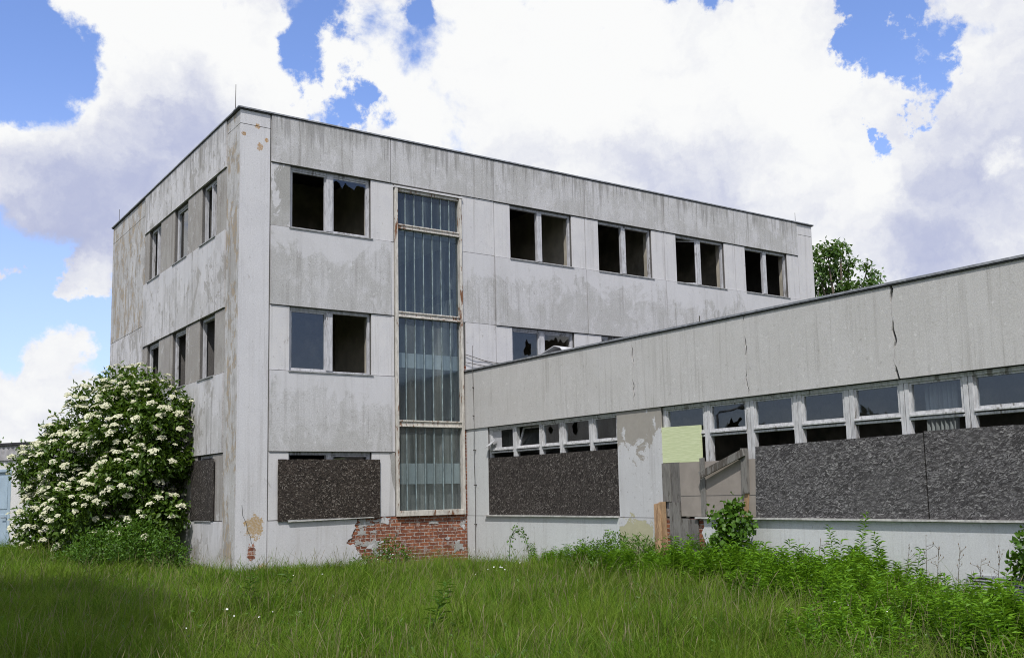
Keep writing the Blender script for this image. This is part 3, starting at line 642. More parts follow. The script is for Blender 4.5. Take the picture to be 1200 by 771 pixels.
# the two ribbons of casements
def ribbon(cells, uL, uR, states, posts_to):
    mb = MB(); z0, z1 = 1.18, 3.275
    e = [uL]+[q for c in cells for q in c]+[uR]
    for k in range(0, len(e), 2):
        a, b = e[k], e[k+1]
        if b-a > .1:
            m_ = (a+b)/2; WW.box(mb, a, m_-.006, -.15, -.055, z0, z1-.06, m_framew); WW.box(mb, m_+.006, b, -.15, -.05, z0, z1-.06, m_framew); WW.box(mb, m_-.006, m_+.006, -.15, -.075, z0, z1-.06, m_plank)
        else: WW.box(mb, a, b, -.15, -.055, z0, z1-.06, m_framew)
    WW.box(mb, uL, uR, -.15, -.045, z1-.06, z1, m_framew)
    for a, b in cells:
        WW.box(mb, a, b, -.15, -.055, 2.645, 2.685, m_framew); WW.box(mb, a, b, -.13, -.025, 2.70, 2.735, m_framew)
    w_ = wp(mb.build('window', wing, bevel=.004))
    for (a, b), s_ in zip(cells, states):
        zl, zh = 2.737, z1-.062; sb = .04
        s = MB(); g = MB()
        if s_ == 'tilt':
            f2 = Fr(WW.p(0, -.10, 0), WW.U, WW.N)
            for (u0, u1, q0, q1) in ((a, a+sb, zl, zh), (b-sb, b, zl, zh), (a+sb, b-sb, zl, zl+sb), (a+sb, b-sb, zh-sb, zh)):
                P = []
                for zq, nq in ((q0, -.02), (q1, -.02)):
                    pass
                tl = lambda z: -(z-zl)*.35
                s.hexa([f2.p(u0, tl(q0)-.02, q0), f2.p(u1, tl(q0)-.02, q0), f2.p(u1, tl(q0)+.02, q0), f2.p(u0, tl(q0)+.02, q0), f2.p(u0, tl(q1)-.02, q1), f2.p(u1, tl(q1)-.02, q1), f2.p(u1, tl(q1)+.02, q1), f2.p(u0, tl(q1)+.02, q1)], m_framew)
            g.add([f2.p(a+sb, tl(zl+sb), zl+sb), f2.p(b-sb, tl(zl+sb), zl+sb), f2.p(b-sb, tl(zh-sb), zh-sb), f2.p(a+sb, tl(zh-sb), zh-sb)], [(0, 1, 2, 3)], m_glass)
        else:
            for (u0, u1, q0, q1) in ((a, a+sb, zl, zh), (b-sb, b, zl, zh), (a+sb, b-sb, zl, zl+sb), (a+sb, b-sb, zh-sb*.7, zh)): WW.box(s, u0, u1, -.13, -.07, q0, q1, m_framew)
            ga, gb, gl_, gh = a+sb-.004, b-sb+.004, zl+sb-.004, zh-sb*.7+.004
            if s_ == 'glass': WW.sheet(g, [(ga, gl_), (gb, gl_), (gb, gh), (ga, gh)], -.10, m_glass)
            elif s_ == 'low':      # a piece broken out along the bottom
                W_ = gb-ga; H_ = gh-gl_
                WW.sheet(g, [(ga, gh), (ga, gl_), (ga+.36*W_, gl_), (ga+.48*W_, gl_+.16*H_), (ga+.55*W_, gl_+.45*H_), (ga+.62*W_, gl_+.22*H_), (ga+.72*W_, gl_+.25*H_), (ga+.82*W_, gl_+.44*H_), (ga+.88*W_, gl_+.33*H_), (ga+.74*W_, gl_+.12*H_), (ga+.80*W_, gl_), (gb, gl_), (gb, gh)], -.10, m_glass)
            elif s_ == 'hole':
                cu, cz = ga+(gb-ga)*.38, gl_+(gh-gl_)*.7; k = 11; q_ = (gb-ga)*.15
                hole = [(cu+q_*math.cos(2*math.pi*t/k)*random.uniform(.5, 1.1), cz+q_*1.7*math.sin(2*math.pi*t/k)*random.uniform(.6, 1.0)*.9) for t in range(k)]
                WW.sheet(g, [(ga, gl_), (gb, gl_), (gb, gh), (ga, gh)], -.10, m_glass, hole[::-1])
            elif s_ == 'part':
                WW.sheet(g, [(ga+.42*(gb-ga), gl_), (gb, gl_), (gb, gh), (ga+.45*(gb-ga), gh)], -.10, m_glass)
                WW.box(s, ga, ga+.40*(gb-ga), -.112, -.10, gl_, gh, m_sheet)
        if s.v:
            s.build('sash', w_)
        if g.v:
            g.build('pane', w_)
    return w_
C1 = [(1.02, 1.95), (2.09, 2.96), (3.08, 3.71), (3.86, 4.74), (4.88, 5.62)]
C2 = [(7.06, 8.05), (8.20, 9.06), (9.24, 10.09), (10.27, 11.11), (11.29, 12.10), (12.26, 13.12), (13.28, 14.12), (14.28, 15.1), (15.26, 16.1)]
def fixsub(o):
    return o
ribbon(C1, .952, 5.678, ['part', 'tilt', 'hole', 'hole', 'glass'], 1.18)
ribbon(C2, 6.972, 16.2, ['glass', 'low', 'glass', 'glass', 'glass', 'glass', 'glass', 'glass', 'glass'], 1.18)
s = MB(); WW.box(s, .87, 5.66, -.05, .075, 1.150, 1.180, m_sillw); wp(s.build('sill', wing))
s = MB(); WW.box(s, 7.84, SE, -.05, .085, 1.150, 1.180, m_sillw); wp(s.build('sill', wing))
# vent flap hanging open in the first casement
s = MB(); s.hexa([WW.p(1.0, .10, 2.78), WW.p(1.22, .10, 2.83), WW.p(1.22, .12, 2.83), WW.p(1.0, .12, 2.78), WW.p(1.03, -.06, 2.92), WW.p(1.25, -.06, 2.97), WW.p(1.25, -.04, 2.97), WW.p(1.03, -.04, 2.92)], m_sheet); wp(s.build('vent_flap', wing))
# lightning conductor down the wing wall
s = MB(); s.tube([WW.p(.43, .05+.01*math.sin(z*3), z) for z in np.linspace(0, 5.35, 16)], .007, m_metal, 5)
for z in (.95, 1.9, 2.75, 3.6, 4.3): s.tube([WW.p(.43, -.0, z), WW.p(.43, .075, z)], .016, m_metal, 6)
wp(s.build('lightning_conductor', wing))
for s_, h in ((3.6, .0),): pass
for sx in (7.9, 10.62): 
    s = MB(); s.tube([WW.p(sx, -.2, WT_), WW.p(sx+.01, -.2, WT_+.22)], .012, m_metal, 5); s.tube([WW.p(sx-.12, -.2, WT_+.05), WW.p(sx+.06, -.2, WT_+.10)], .012, m_metal, 5); wp(s.build('roof_clip', wing))

# ------------------------------------------------------------------ boards, planks and loose things
def board(name, fr, poly, n0, n1, mat, label, cat, group=None, bevel=.0, tilt=None):
    cu = sum(p[0] for p in poly)/len(poly); zb = min(p[1] for p in poly); org = fr.p(cu, n0, zb)
    mb = MB(); fr.prism(mb, poly, n0, n1, mat); o = mb.build(name, None, bevel=bevel)
    o.data.transform(Matrix.Translation(-org)); o.location = org
    return tag(o, label, cat, group)
GB = 'chipboard sheets nailed over windows'
def osb_poly(u0, u1, z0, z1, j=.012):
    out = []
    for a, b in (((u0, z0), (u1, z0)), ((u1, z0), (u1, z1)), ((u1, z1), (u0, z1)), ((u0, z1), (u0, z0))):
        k = max(2, int(math.hypot(b[0]-a[0], b[1]-a[1])/.12))
        for t in range(k):
            f = t/k; out.append((a[0]+(b[0]-a[0])*f+random.uniform(-j, j)*.35, a[1]+(b[1]-a[1])*f+random.uniform(-j, j)*.35))
    return out
board('chipboard_sheet', FF, osb_poly(.93, 3.44, 1.17, 2.535), .034, .054, m_osb1, 'dark brown chipboard sheet covering the window beside the tall stair glazing', 'board', GB)
board('chipboard_sheet', LL, osb_poly(1.36, 3.02, 1.21, 2.60), .033, .053, m_osb1y, 'upright chipboard sheet half hidden behind the flowering elder', 'board', GB)
board('chipboard_sheet', WW, osb_poly(.96, 5.66, 1.182, 2.535), -.022, -.004, m_osb1y, 'long dark chipboard sheet under the five small broken casements', 'board', GB)
board('chipboard_sheet', WW, [(9.24, 1.182), (12.485, 1.182), (12.485, 2.445), (9.30, 2.40)], .004, .024, m_osb2, 'grey chipboard sheet next to the post with the slanting plank', 'board', GB)
board('chipboard_sheet', WW, osb_poly(12.51, 17.2, 1.182, 2.47, .008), .006, .026, m_osb2, 'grey chipboard sheet at the right edge above the metal grilles', 'board', GB)
board('batten', FF, [(1.17, 1.150), (3.25, 1.185), (3.25, 1.205), (1.17, 1.172)], .055, .08, m_sillw, 'thin pale strip along the foot of the brown chipboard sheet', 'strip')
board('green_panel', WW, [(6.95, 2.20), (7.99, 2.19), (7.985, 2.865), (6.96, 2.885)], -.045, -.004, m_green, 'pale yellow green panel closing a window above grey planks', 'panel')
# hardboard sheet, its batten strips
hb_ = board('hardboard_panel', WW, osb_poly(7.43, 9.32, 1.19, 2.19, .006), .0, .012, m_hard, 'taupe hardboard sheet behind the slanting plank and sapling', 'panel')
s = MB(); WW.box(s, 7.44, 9.30, .0125, .0150, 1.565, 1.572, m_copdark); so_ = s.build('seam', hb_); so_.location = -hb_.location
board('batten', WW, [(7.97, 1.19), (8.09, 1.19), (8.085, 2.26), (7.975, 2.25)], .013, .040, m_plank, 'upright grey batten nailed across the middle of the hardboard', 'batten')
board('post', WW, [(8.99, 1.60), (9.12, 1.60), (9.13, 2.38), (9.0, 2.385)], .013, .075, m_plank, 'short weathered upright post with the slanting plank nailed to it', 'post')
board('batten', WW, [(8.97, 1.2), (9.06, 1.19), (9.11, 1.6), (9.02, 1.6)], .0131, .035, m_fresh, 'orange stained splintered batten below the short weathered post', 'batten')
def bar(name, a, b, wid, thk, side, mat, label, cat, group=None):
    a, b = Vector(a), Vector(b); t = (b-a).normalized(); sd = Vector(side); nn = t.cross(sd).normalized(); sd = nn.cross(t).normalized()
    mb = MB(); P = []
    for q in (a, b):
        for x, y in ((-1, -1), (1, -1), (1, 1), (-1, 1)): P.append(q-a+sd*(x*wid/2)+nn*(y*thk/2))
    mb.hexa(P, mat); o = mb.build(name, None, bevel=.003); o.location = a; return tag(o, label, cat, group)
bar('plank', WW.p(8.06, .13, 1.94), WW.p(9.10, .10, 2.31), .13, .035, (0, 0, 1), m_plank, 'broken grey plank slanting down from the post across the hardboard', 'plank')
for u0, u1, z0, z1, lab in ((6.95, 7.17, 1.46, 2.19, 'pale grey upright board beside the pier under the green panel'), (7.175, 7.425, 1.45, 2.20, 'darker grey upright board between pale board and hardboard')):
    board('upright_board', WW, [(u0, z0), (u1, z0), (u1, z1), (u0, z1)], -.03, .002 if u0 > 7.1 else .012, m_plankg if u0 > 7.1 else m_plank, lab, 'board', 'grey upright boards closing the broken doorway')
for u0, u1, z0, z1, lab in ((7.14, 7.42, .30, 1.45, 'long grey board rising above its neighbours at the doorway foot'), (7.43, 7.62, .28, 1.15, 'short brown grey board left of its twin under the hardboard'), (7.635, 7.87, .27, 1.14, 'short grey board beside the broken brick under the hardboard')):
    board('upright_board', WW, [(u0, z0), (u1, z0), (u1, z1), (u0, z1)], .012, .04, m_plankg if u0 > 7.5 else m_plank, lab, 'board', 'grey upright boards closing the broken doorway')
bar('plank', WW.p(7.09, .30, .10), WW.p(6.84, .06, 1.43), .17, .03, WW.U, m_fresh, 'fresh orange plank leaning slantwise against the pier', 'plank', 'orange planks leaning beside the pier')
bar('plank', WW.p(7.05, .10, .10), WW.p(6.99, .075, 1.46), .17, .03, WW.U, m_fresh, 'fresh orange plank standing upright beside the slanting orange plank', 'plank', 'orange planks leaning beside the pier')
# curtain inside the wing
def curtain():
    mb = MB(); vs = []; fs = []; k = 40
    us = np.linspace(12.36, 12.86, k)
    for i, u in enumerate(us):
        n_ = -.32+.025*math.sin(i*1.1)+.012*math.sin(i*2.7)
        vs += [WW.p(u, n_, 1.4), WW.p(u, n_, 3.2), WW.p(u, n_-.006, 1.4), WW.p(u, n_-.006, 3.2)]
    for i in range(k-1):
        b = i*4; fs += [(b, b+4, b+5, b+1), (b+2, b+3, b+7, b+6), (b+1, b+5, b+7, b+3), (b, b+2, b+6, b+4)]
    fs += [(0, 1, 3, 2), ((k-1)*4, (k-1)*4+2, (k-1)*4+3, (k-1)*4+1)]
    mb.add(vs, fs, m_curt); tag(mb.build('curtain', None, smooth=True), 'pale curtain hanging behind a wing window above the grey chipboard', 'curtain')
curtain()
# crumpled sheet on the wing roof
def sheet():
    z0 = WT_+.06; mb = MB()
    prof = [(2.6, .0), (2.98, .07), (3.38, .20), (3.52, .15), (3.66, .0)]      # along the wall, height: a bent stiff sheet
    top = [WW.p(u, -.12-.05*i, z0+h) for i, (u, h) in enumerate(prof)]+[WW.p(u+.12, -.75-.04*i, z0+h*.8) for i, (u, h) in enumerate(prof)]
    vs = top+[Vector(v)-Vector((0, 0, .014)) for v in top]; fs = []
    for i in range(4): fs += [(i, i+1, i+6, i+5), (i+10, i+15, i+16, i+11), (i, i+10, i+11, i+1), (i+5, i+6, i+16, i+15)]
    fs += [(0, 5, 15, 10), (4, 14, 19, 9)]
    mb.add(vs, fs, m_sheet); tag(mb.build('bent_sheet', None), 'bent white sheet lying on the wing roof below a broken window', 'sheet')
sheet()
# louvred grilles at the foot of the wing
for u0, u1, lab in ((13.03, 13.42, 'light grey louvred metal grille further from the photo edge at the plinth'), (13.44, 13.82, 'light grey louvred metal grille nearer the climbing bush at the plinth')):
    mb = MB()
    WW.box(mb, u0, u0+.03, .012, .05, .0, .42, m_grille); WW.box(mb, u1-.03, u1, .012, .05, .0, .42, m_grille); WW.box(mb, u0+.03, u1-.03, .012, .05, .385, .42, m_grille)
    for k in range(9): WW.box(mb, u0+.03, u1-.03, .015, .04, .02+k*.04, .04+k*.04, m_grille)
    WW.box(mb, u0+.03, u1-.03, .0115, .0135, .01, .385, m_copdark)
    o = mb.build('vent_grille', None); tag(o, lab, 'grille', 'metal grilles at the foot of the wing')
# louvre beside the window hidden by the elder
s = MB()
LL.box(s, 3.30, 3.34, -.01, .03, 2.2, 2.68, m_paint); LL.box(s, 3.62, 3.66, -.01, .03, 2.2, 2.68, m_paint)
for k in range(7): LL.box(s, 3.34, 3.62, .0, .025, 2.22+k*.065, 2.26+k*.065, m_grille)
s.build('louvre', block)

# ------------------------------------------------------------------ shed at the far left
A = at(-90, 640, 28.5); B = at(75, 640, 26.5); A[2] = B[2] = .25
shed = tag(empty('shed', tuple(A)), 'low white shed with pale blue door and corrugated fascia left of the elder', 'building')
du = Vector((B[0]-A[0], B[1]-A[1], 0)); Ls = du.length; nv = Vector((du.y, -du.x, 0))
SF = Fr((0, 0, 0), du, nv)
ztop = at(0, 519, 27.5)[2]-.25; zc = at(0, 538, 27.5)[2]-.25
mb = MB(); dA = Ls*.44; dB = Ls*.615
SF.box(mb, 0, dA, -.25, 0, -.3, zc, m_shedw); SF.box(mb, dB, Ls+1, -.25, 0, -.3, zc, m_shedw); SF.box(mb, dA, dB, -.25, 0, 2.32, zc, m_shedw); SF.box(mb, 0, Ls+1, -4, -.26, -.3, zc, m_shedw)
SF.box(mb, dA, dB, -.25, -.1, -.3, .06, m_back)
mb.build('wall', shed)
mb = MB(); nn_ = 110; vs = []; fs = []
for i in range(nn_+1):
    u = (Ls+1)*i/nn_; n_ = .06+.022*math.sin(i*math.pi/1.5)
    vs += [SF.p(u, n_, zc-.03), SF.p(u, n_, ztop-.07), SF.p(u, n_-.01, zc-.03), SF.p(u, n_-.01, ztop-.07)]
for i in range(nn_): b = i*4; fs += [(b, b+4, b+5, b+1), (b+2, b+3, b+7, b+6), (b, b+2, b+6, b+4), (b+1, b+5, b+7, b+3)]
mb.add(vs, fs, m_corr); mb.build('fascia', shed)
mb = MB(); SF.box(mb, -.2, Ls+1.1, -4.1, .12, ztop-.07, ztop, m_dark); mb.build('roof', shed)
mb = MB(); SF.box(mb, dA+.03, dB-.03, -.10, -.05, .08, 2.30, m_door); 
for z0, z1 in ((.2, 1.15), (1.28, 2.18)): 
    SF.box(mb, dA+.12, dB-.12, -.05, -.035, z0, z1, m_door)
dr = mb.build('door', shed, bevel=.006)
mb = MB(); SF.box(mb, dA-.05, dA+.03, -.12, .01, .0, 2.38, m_door); SF.box(mb, dB-.03, dB+.05, -.12, .01, .0, 2.38, m_door); SF.box(mb, dA+.03, dB-.03, -.12, .01, 2.305, 2.38, m_door); mb.build('door_frame', shed)
mb = MB(); mb.tube([SF.p(dB-.12, -.02, 1.05), SF.p(dB-.12, .04, 1.05), SF.p(dB-.24, .04, 1.05)], .015, m_asb, 6); mb.build('handle', dr)

# ------------------------------------------------------------------ foliage helpers
def unit(v): return v/np.maximum(np.linalg.norm(v, axis=-1, keepdims=True), 1e-9)
def mesh_np(name, V, faces, mat, parent=None, loc=(0, 0, 0)):
    """faces: list of (n,k) int arrays"""
    me = bpy.data.meshes.new(name); me.vertices.add(len(V)); me.vertices.foreach_set('co', np.asarray(V, np.float32).ravel())
    nl = sum(f.size for f in faces); nf = sum(len(f) for f in faces); me.loops.add(nl); me.polygons.add(nf)
    me.loops.foreach_set('vertex_index', np.concatenate([f.ravel() for f in faces]).astype(np.int32))
    tot = np.concatenate([np.full(len(f), f.shape[1]) for f in faces]).astype(np.int32)
    me.polygons.foreach_set('loop_start', np.concatenate([[0], np.cumsum(tot)[:-1]]).astype(np.int32)); me.polygons.foreach_set('loop_total', tot)
    me.update(calc_edges=True); me.materials.append(mat)
    return link(name, me, parent, loc)
def leaf_arrays(P, D, N, L, W, fold=.15, droop=.0):
    D = unit(D); S = unit(np.cross(D, N)); N = np.cross(S, D); n = len(P)
    L = np.broadcast_to(L, n)[:, None]; W = np.broadcast_to(W, n)[:, None]
    m = P+D*L*.45; lf = m+S*W*.5+N*W*fold; rt = m-S*W*.5+N*W*fold; tip = P+D*L-N*L*droop
    V = np.stack([P, lf, tip, rt], 1).reshape(-1, 3); k = np.arange(n)[:, None]*4
    return V, np.concatenate([k+np.array([[0, 3, 2]]), k+np.array([[0, 2, 1]])]).astype(np.int32)
def lobes_clusters(lobes, n, flat=.0, shell=.35):
    """points near the outer skin of a union of ellipsoids (c, r3); returns points, outward normals"""
    C = np.array([l[0] for l in lobes], float); Rr = np.array([l[1] if hasattr(l[1], '__len__') else (l[1],)*3 for l in lobes], float)
    wgt = (Rr.prod(1))**(2/3); idx = rng.choice(len(lobes), n*3, p=wgt/wgt.sum())
    d_ = unit(rng.normal(size=(n*3, 3))); rad = 1-shell*rng.random(n*3)**1.6
    P = C[idx]+d_*Rr[idx]*rad[:, None]
    q = np.linalg.norm((P[:, None]-C[None])/Rr[None], axis=2); q[np.arange(len(P)), idx] = 9
    ok = q.min(1) > .78
    P = P[ok][:n]; N = unit((d_/Rr[idx])[ok][:n]); return P, N
def foliage(lobes, n_cl, per, spread, L, W, mat, name, parent, up=.6, fold=.15, loc=(0, 0, 0), shell=.4, gaps=0.):
    P, N = lobes_clusters(lobes, n_cl, shell=shell)
    if gaps:                                   # hollows and tufts, so that the outline is uneven
        f_ = np.sin(P[:, 0]*4.1+1.3*np.sin(P[:, 2]*3.3))+np.sin(P[:, 1]*3.7+P[:, 2]*2.9)+np.sin(P[:, 2]*5.1-P[:, 0]*2.2)
        P = P+N*(f_*.075)[:, None]; kp = f_+rng.normal(size=len(P))*.7 > -1.1*gaps; P, N = P[kp], N[kp]
    k = len(P); Q = np.repeat(P, per, 0)+np.clip(rng.normal(size=(k*per, 3)), -1.7, 1.7)*spread; NN = np.repeat(N, per, 0)
    D = unit(rng.normal(size=Q.shape)*.8+NN*.7+np.array([0, 0, -.15])); nor = unit(NN*.5+np.array([0, 0, up])+rng.normal(size=Q.shape)*.45)
    s_ = rng.uniform(.7, 1.2, len(Q))
    V, F_ = leaf_arrays(Q, D, nor, L*s_, W*s_, fold, .12)
    V = V-np.array(loc)
    return mesh_np(name, V, [F_], mat, parent), P, N
def limbs(base, tips, r0, parent, name='trunk', mat=None, loc=None):
    mb = MB(); b = Vector(base); lo = Vector(loc if loc is not None else base)
    for t in tips:
        t = Vector(t); mid = b.lerp(t, .5)+Vector((random.uniform(-.1, .1), random.uniform(-.1, .1), .12))*(t-b).length*.35
        pts = [b.lerp(mid, q*2) if q < .5 else mid.lerp(t, q*2-1) for q in np.linspace(0, 1, 7)]
        mb.tube([p-lo for p in pts], [r0*(1-.8*q) for q in np.linspace(0, 1, 7)], mat or m_bark, 6)
    return mb.build(name, parent, smooth=True)

# ------------------------------------------------------------------ elder in flower
EL = [((152, 500), 24.6, 1.0), ((187, 482), 24.1, .68), ((128, 512), 25.0, .82), ((98, 545), 25.2, .98), ((62, 572), 25.4, .72), ((160, 570), 24.2, 1.15), ((110, 600), 24.6, 1.15),
      ((52, 612), 25.2, .75), ((190, 540), 23.9, .68), ((190, 600), 23.8, .64), ((52, 640), 25.0, .7), ((142, 468), 24.9, .48), ((170, 456), 24.5, .42), ((80, 532), 25.4, .5), ((150, 640), 24.2, .9), ((207, 500), 23.9, .34), ((196, 460), 24.1, .36), ((44, 550), 25.3, .45), ((112, 480), 25.1, .52), ((76, 514), 25.3, .48), ((100, 474), 25.1, .32), ((140, 456), 24.9, .40), ((203, 476), 24.05, .36)]
lob = [(at(x, y, d_), (r_, r_, r_*.95)) for (x, y), d_, r_ in EL]
eb = at(125, 655, 24.6); eb[2] = gz(eb[0], eb[1])
elder = tag(empty('elder_shrub', tuple(eb)), 'large elder shrub covered in flat cream flower heads against the side wall', 'shrub')
fo, P, N = foliage(lob, 4600, 9, .10, .15, .075, m_elder, 'foliage', elder, .8, loc=eb, shell=.75, gaps=1.)
limbs(eb+np.array([0, 0, -.1]), [l[0] for l in lob[:12]], .05, elder, 'stem', loc=eb)
# flower heads
def umbel_mesh(sd):
    g = np.random.default_rng(sd); n = 60; th = g.random(n)*2*math.pi; r_ = np.sqrt(g.random(n))*.095
    r_ = r_*(1+.25*np.sin(th*5+sd))
    Pp = np.stack([r_*np.cos(th), r_*np.sin(th), .03-(r_/.1)**2*.03+g.normal(size=n)*.006], 1)
    s_ = g.uniform(.020, .034, n); ang = g.random(n)*6.28
    nor = unit(np.stack([g.normal(size=n)*.35, g.normal(size=n)*.35, np.ones(n)], 1)); t = unit(np.cross(nor, np.stack([np.cos(ang), np.sin(ang), np.zeros(n)], 1))); b = np.cross(nor, t)
    V = np.stack([Pp+t*s_[:, None], Pp+b*s_[:, None]*.8, Pp-t*s_[:, None], Pp-b*s_[:, None]*.8], 1).reshape(-1, 3)
    k = np.arange(n)[:, None]*4+np.arange(4)[None]
    # stalk
    V = np.concatenate([V, [[.004, 0, -.12], [-.004, .003, -.12], [0, 0, .0]]]); tri = np.array([[n*4, n*4+1, n*4+2]])
    return V, k, tri
um = [umbel_mesh(q) for q in range(5)]
toc = unit(CAM-eb)
FP, FN = lobes_clusters(lob, 2200, shell=.02)
f_ = np.sin(FP[:, 0]*4.1+1.3*np.sin(FP[:, 2]*3.3))+np.sin(FP[:, 1]*3.7+FP[:, 2]*2.9)+np.sin(FP[:, 2]*5.1-FP[:, 0]*2.2); FP = FP+FN*(f_*.075)[:, None]
score = FN@toc*.35+FN[:, 2]*.4+FN@unit(np.array([-.75, -.55, .5]))*.6+rng.normal(size=len(FP))*.36+f_*.12
low = np.clip((FP[:, 2]-.6)/2.2, 0, 1); score += low*.7-.3
sel = []
for q in np.argsort(-score):
    if all(np.linalg.norm(FP[q]-FP[z]) > .165 for z in sel): sel.append(q)
    if len(sel) >= 430: break
FP, FN = FP[sel], FN[sel]
seen = FN@toc; order = np.argsort(-seen); FP, FN = FP[order], FN[order]
ums = []
for V, k, tri in um:
    o = mesh_np('flower_head', V, [k, tri], m_flower, elder); ums.append(o)
rest_V = []; rest_k = []; rest_t = []; off = 0
for i, (p_, n_) in enumerate(zip(FP, FN)):
    q = unit(n_*.55+np.array([0, 0, 1.2])+toc*.4+rng.normal(size=3)*.18); sc = rng.uniform(.55, 1.2); pos = p_+n_*.10+np.array([0, 0, .05])
    Rm = Vector(q).to_track_quat('Z', 'Y').to_matrix() @ Matrix.Rotation(rng.random()*6.28, 3, 'Z')
    if i < 100:
        o = ums[i] if i < 5 else ums[i % 5].copy()
        if i >= 5: COL.objects.link(o)
        o.parent = elder; o.location = pos-eb; o.rotation_euler = Rm.to_euler(); o.scale = (sc,)*3
    else:
        V, k, tri = um[i % 5]; rest_V.append((V*sc)@np.array(Rm).T+pos-eb); rest_k.append(k+off); rest_t.append(tri+off); off += len(V)
o = mesh_np('flower_heads', np.concatenate(rest_V), [np.concatenate(rest_k), np.concatenate(rest_t)], m_flower, elder); o['kind'] = 'stuff'

# ------------------------------------------------------------------ bushes
def bush(name, pts, label, cat, n_cl, per, L, W, mat, spread=.07, group=None, up=.6, stems=True):
    lb = [(at(x, y, d_), (r_, r_, r_*zr)) for x, y, d_, r_, zr in pts]
    c = np.mean([l[0] for l in lb], 0); c[2] = float(gz(c[0], c[1]))
    o = tag(empty(name, tuple(c)), label, cat, group)
    foliage(lb, n_cl, per, spread, L, W, mat, 'foliage', o, up, loc=c, shell=.6)
    limbs(c+np.array([0, 0, -.1]), [l[0] for l in lb], .014, o, 'stem', loc=c)
    return o
bush('low_bush', [(110, 645, 22.4, .45, .9), (150, 640, 22.2, .5, 1), (190, 645, 22.0, .45, .9), (130, 632, 22.6, .4, 1), (205, 655, 22.0, .35, .8), (85, 655, 22.6, .4, .8), (165, 628, 22.5, .35, 1)],
     'low dark green bush growing in front of the foot of the elder', 'bush', 700, 9, .075, .035, m_bush)
bush('low_bush', [(447, 658, 22.6, .38, .8), (470, 654, 22.7, .28, .8), (425, 662, 22.4, .26, .7), (455, 643, 22.8, .24, 1)],
     'small green bush growing against the exposed red brick', 'bush', 170, 8, .085, .03, m_bush)
bush('low_bush', [(690, 652, 19.6, .34, .9), (720, 648, 19.3, .38, 1), (750, 650, 19.0, .36, 1), (670, 660, 19.6, .25, .8), (735, 662, 18.8, .34, .8), (700, 668, 18.9, .3, .8)],
     'leafy green bush left of the leaning orange planks', 'bush', 560, 8, .065, .028, m_bright)
bush('low_bush', [(785, 655, 18.4, .34, 1), (815, 655, 18.0, .36, 1), (840, 662, 17.7, .34, .9), (770, 665, 18.4, .3, .8), (800, 672, 17.6, .36, .8), (860, 668, 17.4, .34, .9)],
     'dense green bush at the foot of the grey boards and sapling', 'bush', 620, 8, .06, .026, m_bush)
bush('sapling', [(857, 603, 17.1, .11, 1.4), (850, 618, 17.1, .12, 1.), (856, 632, 17.0, .19, 1.2), (845, 648, 16.9, .26, 1), (861, 591, 17.2, .08, 1), (836, 602, 17.2, .10, .7), (872, 616, 16.9, .15, .8), (866, 645, 16.8, .22, 1)],
     'young broad leaved sapling rising in front of the taupe hardboard', 'sapling', 230, 6, .10, .08, m_bush)
bush('climbing_bush', [(1210, 650, 12.9, .16, 1.6), (1214, 632, 12.9, .15, 1.2), (1209, 672, 12.8, .18, 1), (1230, 650, 12.7, .28, 1.3)],
     'dark leafy bush climbing the plinth beside the metal grilles', 'bush', 220, 6, .09, .065, m_bush)
# arching bramble
def bramble():
    b0 = WW.p(2.55, .55, .05); o = tag(empty('bramble', b0), 'thin leafy bramble shoot arching in front of the wing plinth', 'bramble')
    mb = MB(); pts = []
    for t in np.linspace(0, 1, 16): a = math.pi*t; pts.append(Vector(WW.U*(.42-.42*math.cos(a))*.9+Vector((0, 0, .95*math.sin(a)**.7*(1-.25*t)))))
    mb.tube(pts, .008, m_stem, 5); mb.build('stem', o)
    Pq = np.repeat(np.array([tuple(p) for p in pts]), 8, 0)+rng.normal(size=(128, 3))*.045
    V, F_ = leaf_arrays(Pq, rng.normal(size=Pq.shape), rng.normal(size=Pq.shape)*.5+np.array([0, 0, 1.]), .07, .045); mesh_np('foliage', V, [F_], m_bright, o)
bramble()

# ------------------------------------------------------------------ goldenrod weeds
def weed_proto(h, sd):
    g = np.random.default_rng(sd); n = int(h*62); t = np.linspace(.12, 1, n); lean = g.normal(size=2)*.12
    ax = np.stack([lean[0]*t**1.5*h, lean[1]*t**1.5*h, t*h], 1); ang = np.arange(n)*2.4+g.random(n)*.5
    el = g.uniform(.15, .75, n); D = np.stack([np.cos(ang)*np.cos(el), np.sin(ang)*np.cos(el), np.sin(el)], 1)
    L = (.14*(1-.5*t)+.03)*g.uniform(.8, 1.2, n)
    V, F_ = leaf_arrays(ax, D, np.tile([0, 0, 1.], (n, 1))+g.normal(size=(n, 3))*.25, L, L*.27, .12, .22)
    k = len(V); tt = np.linspace(0, 1, 5); c = np.stack([lean[0]*tt**1.5*h, lean[1]*tt**1.5*h, tt*h], 1); r_ = .006*(1-.6*tt)[:, None]
    S = np.concatenate([c+np.array([1, 0, 0])*r_, c+np.array([-.5, .87, 0])*r_, c+np.array([-.5, -.87, 0])*r_])
    q = []
    for a in range(3):
        for j in range(4): b = (a+1) % 3; q.append([k+a*5+j, k+b*5+j, k+b*5+j+1, k+a*5+j+1])
    return np.concatenate([V, S]), F_, np.array(q, np.int32)
protos = [weed_proto(h, 40+i) for i, h in enumerate((.42, .5, .58, .66, .74, .82))]
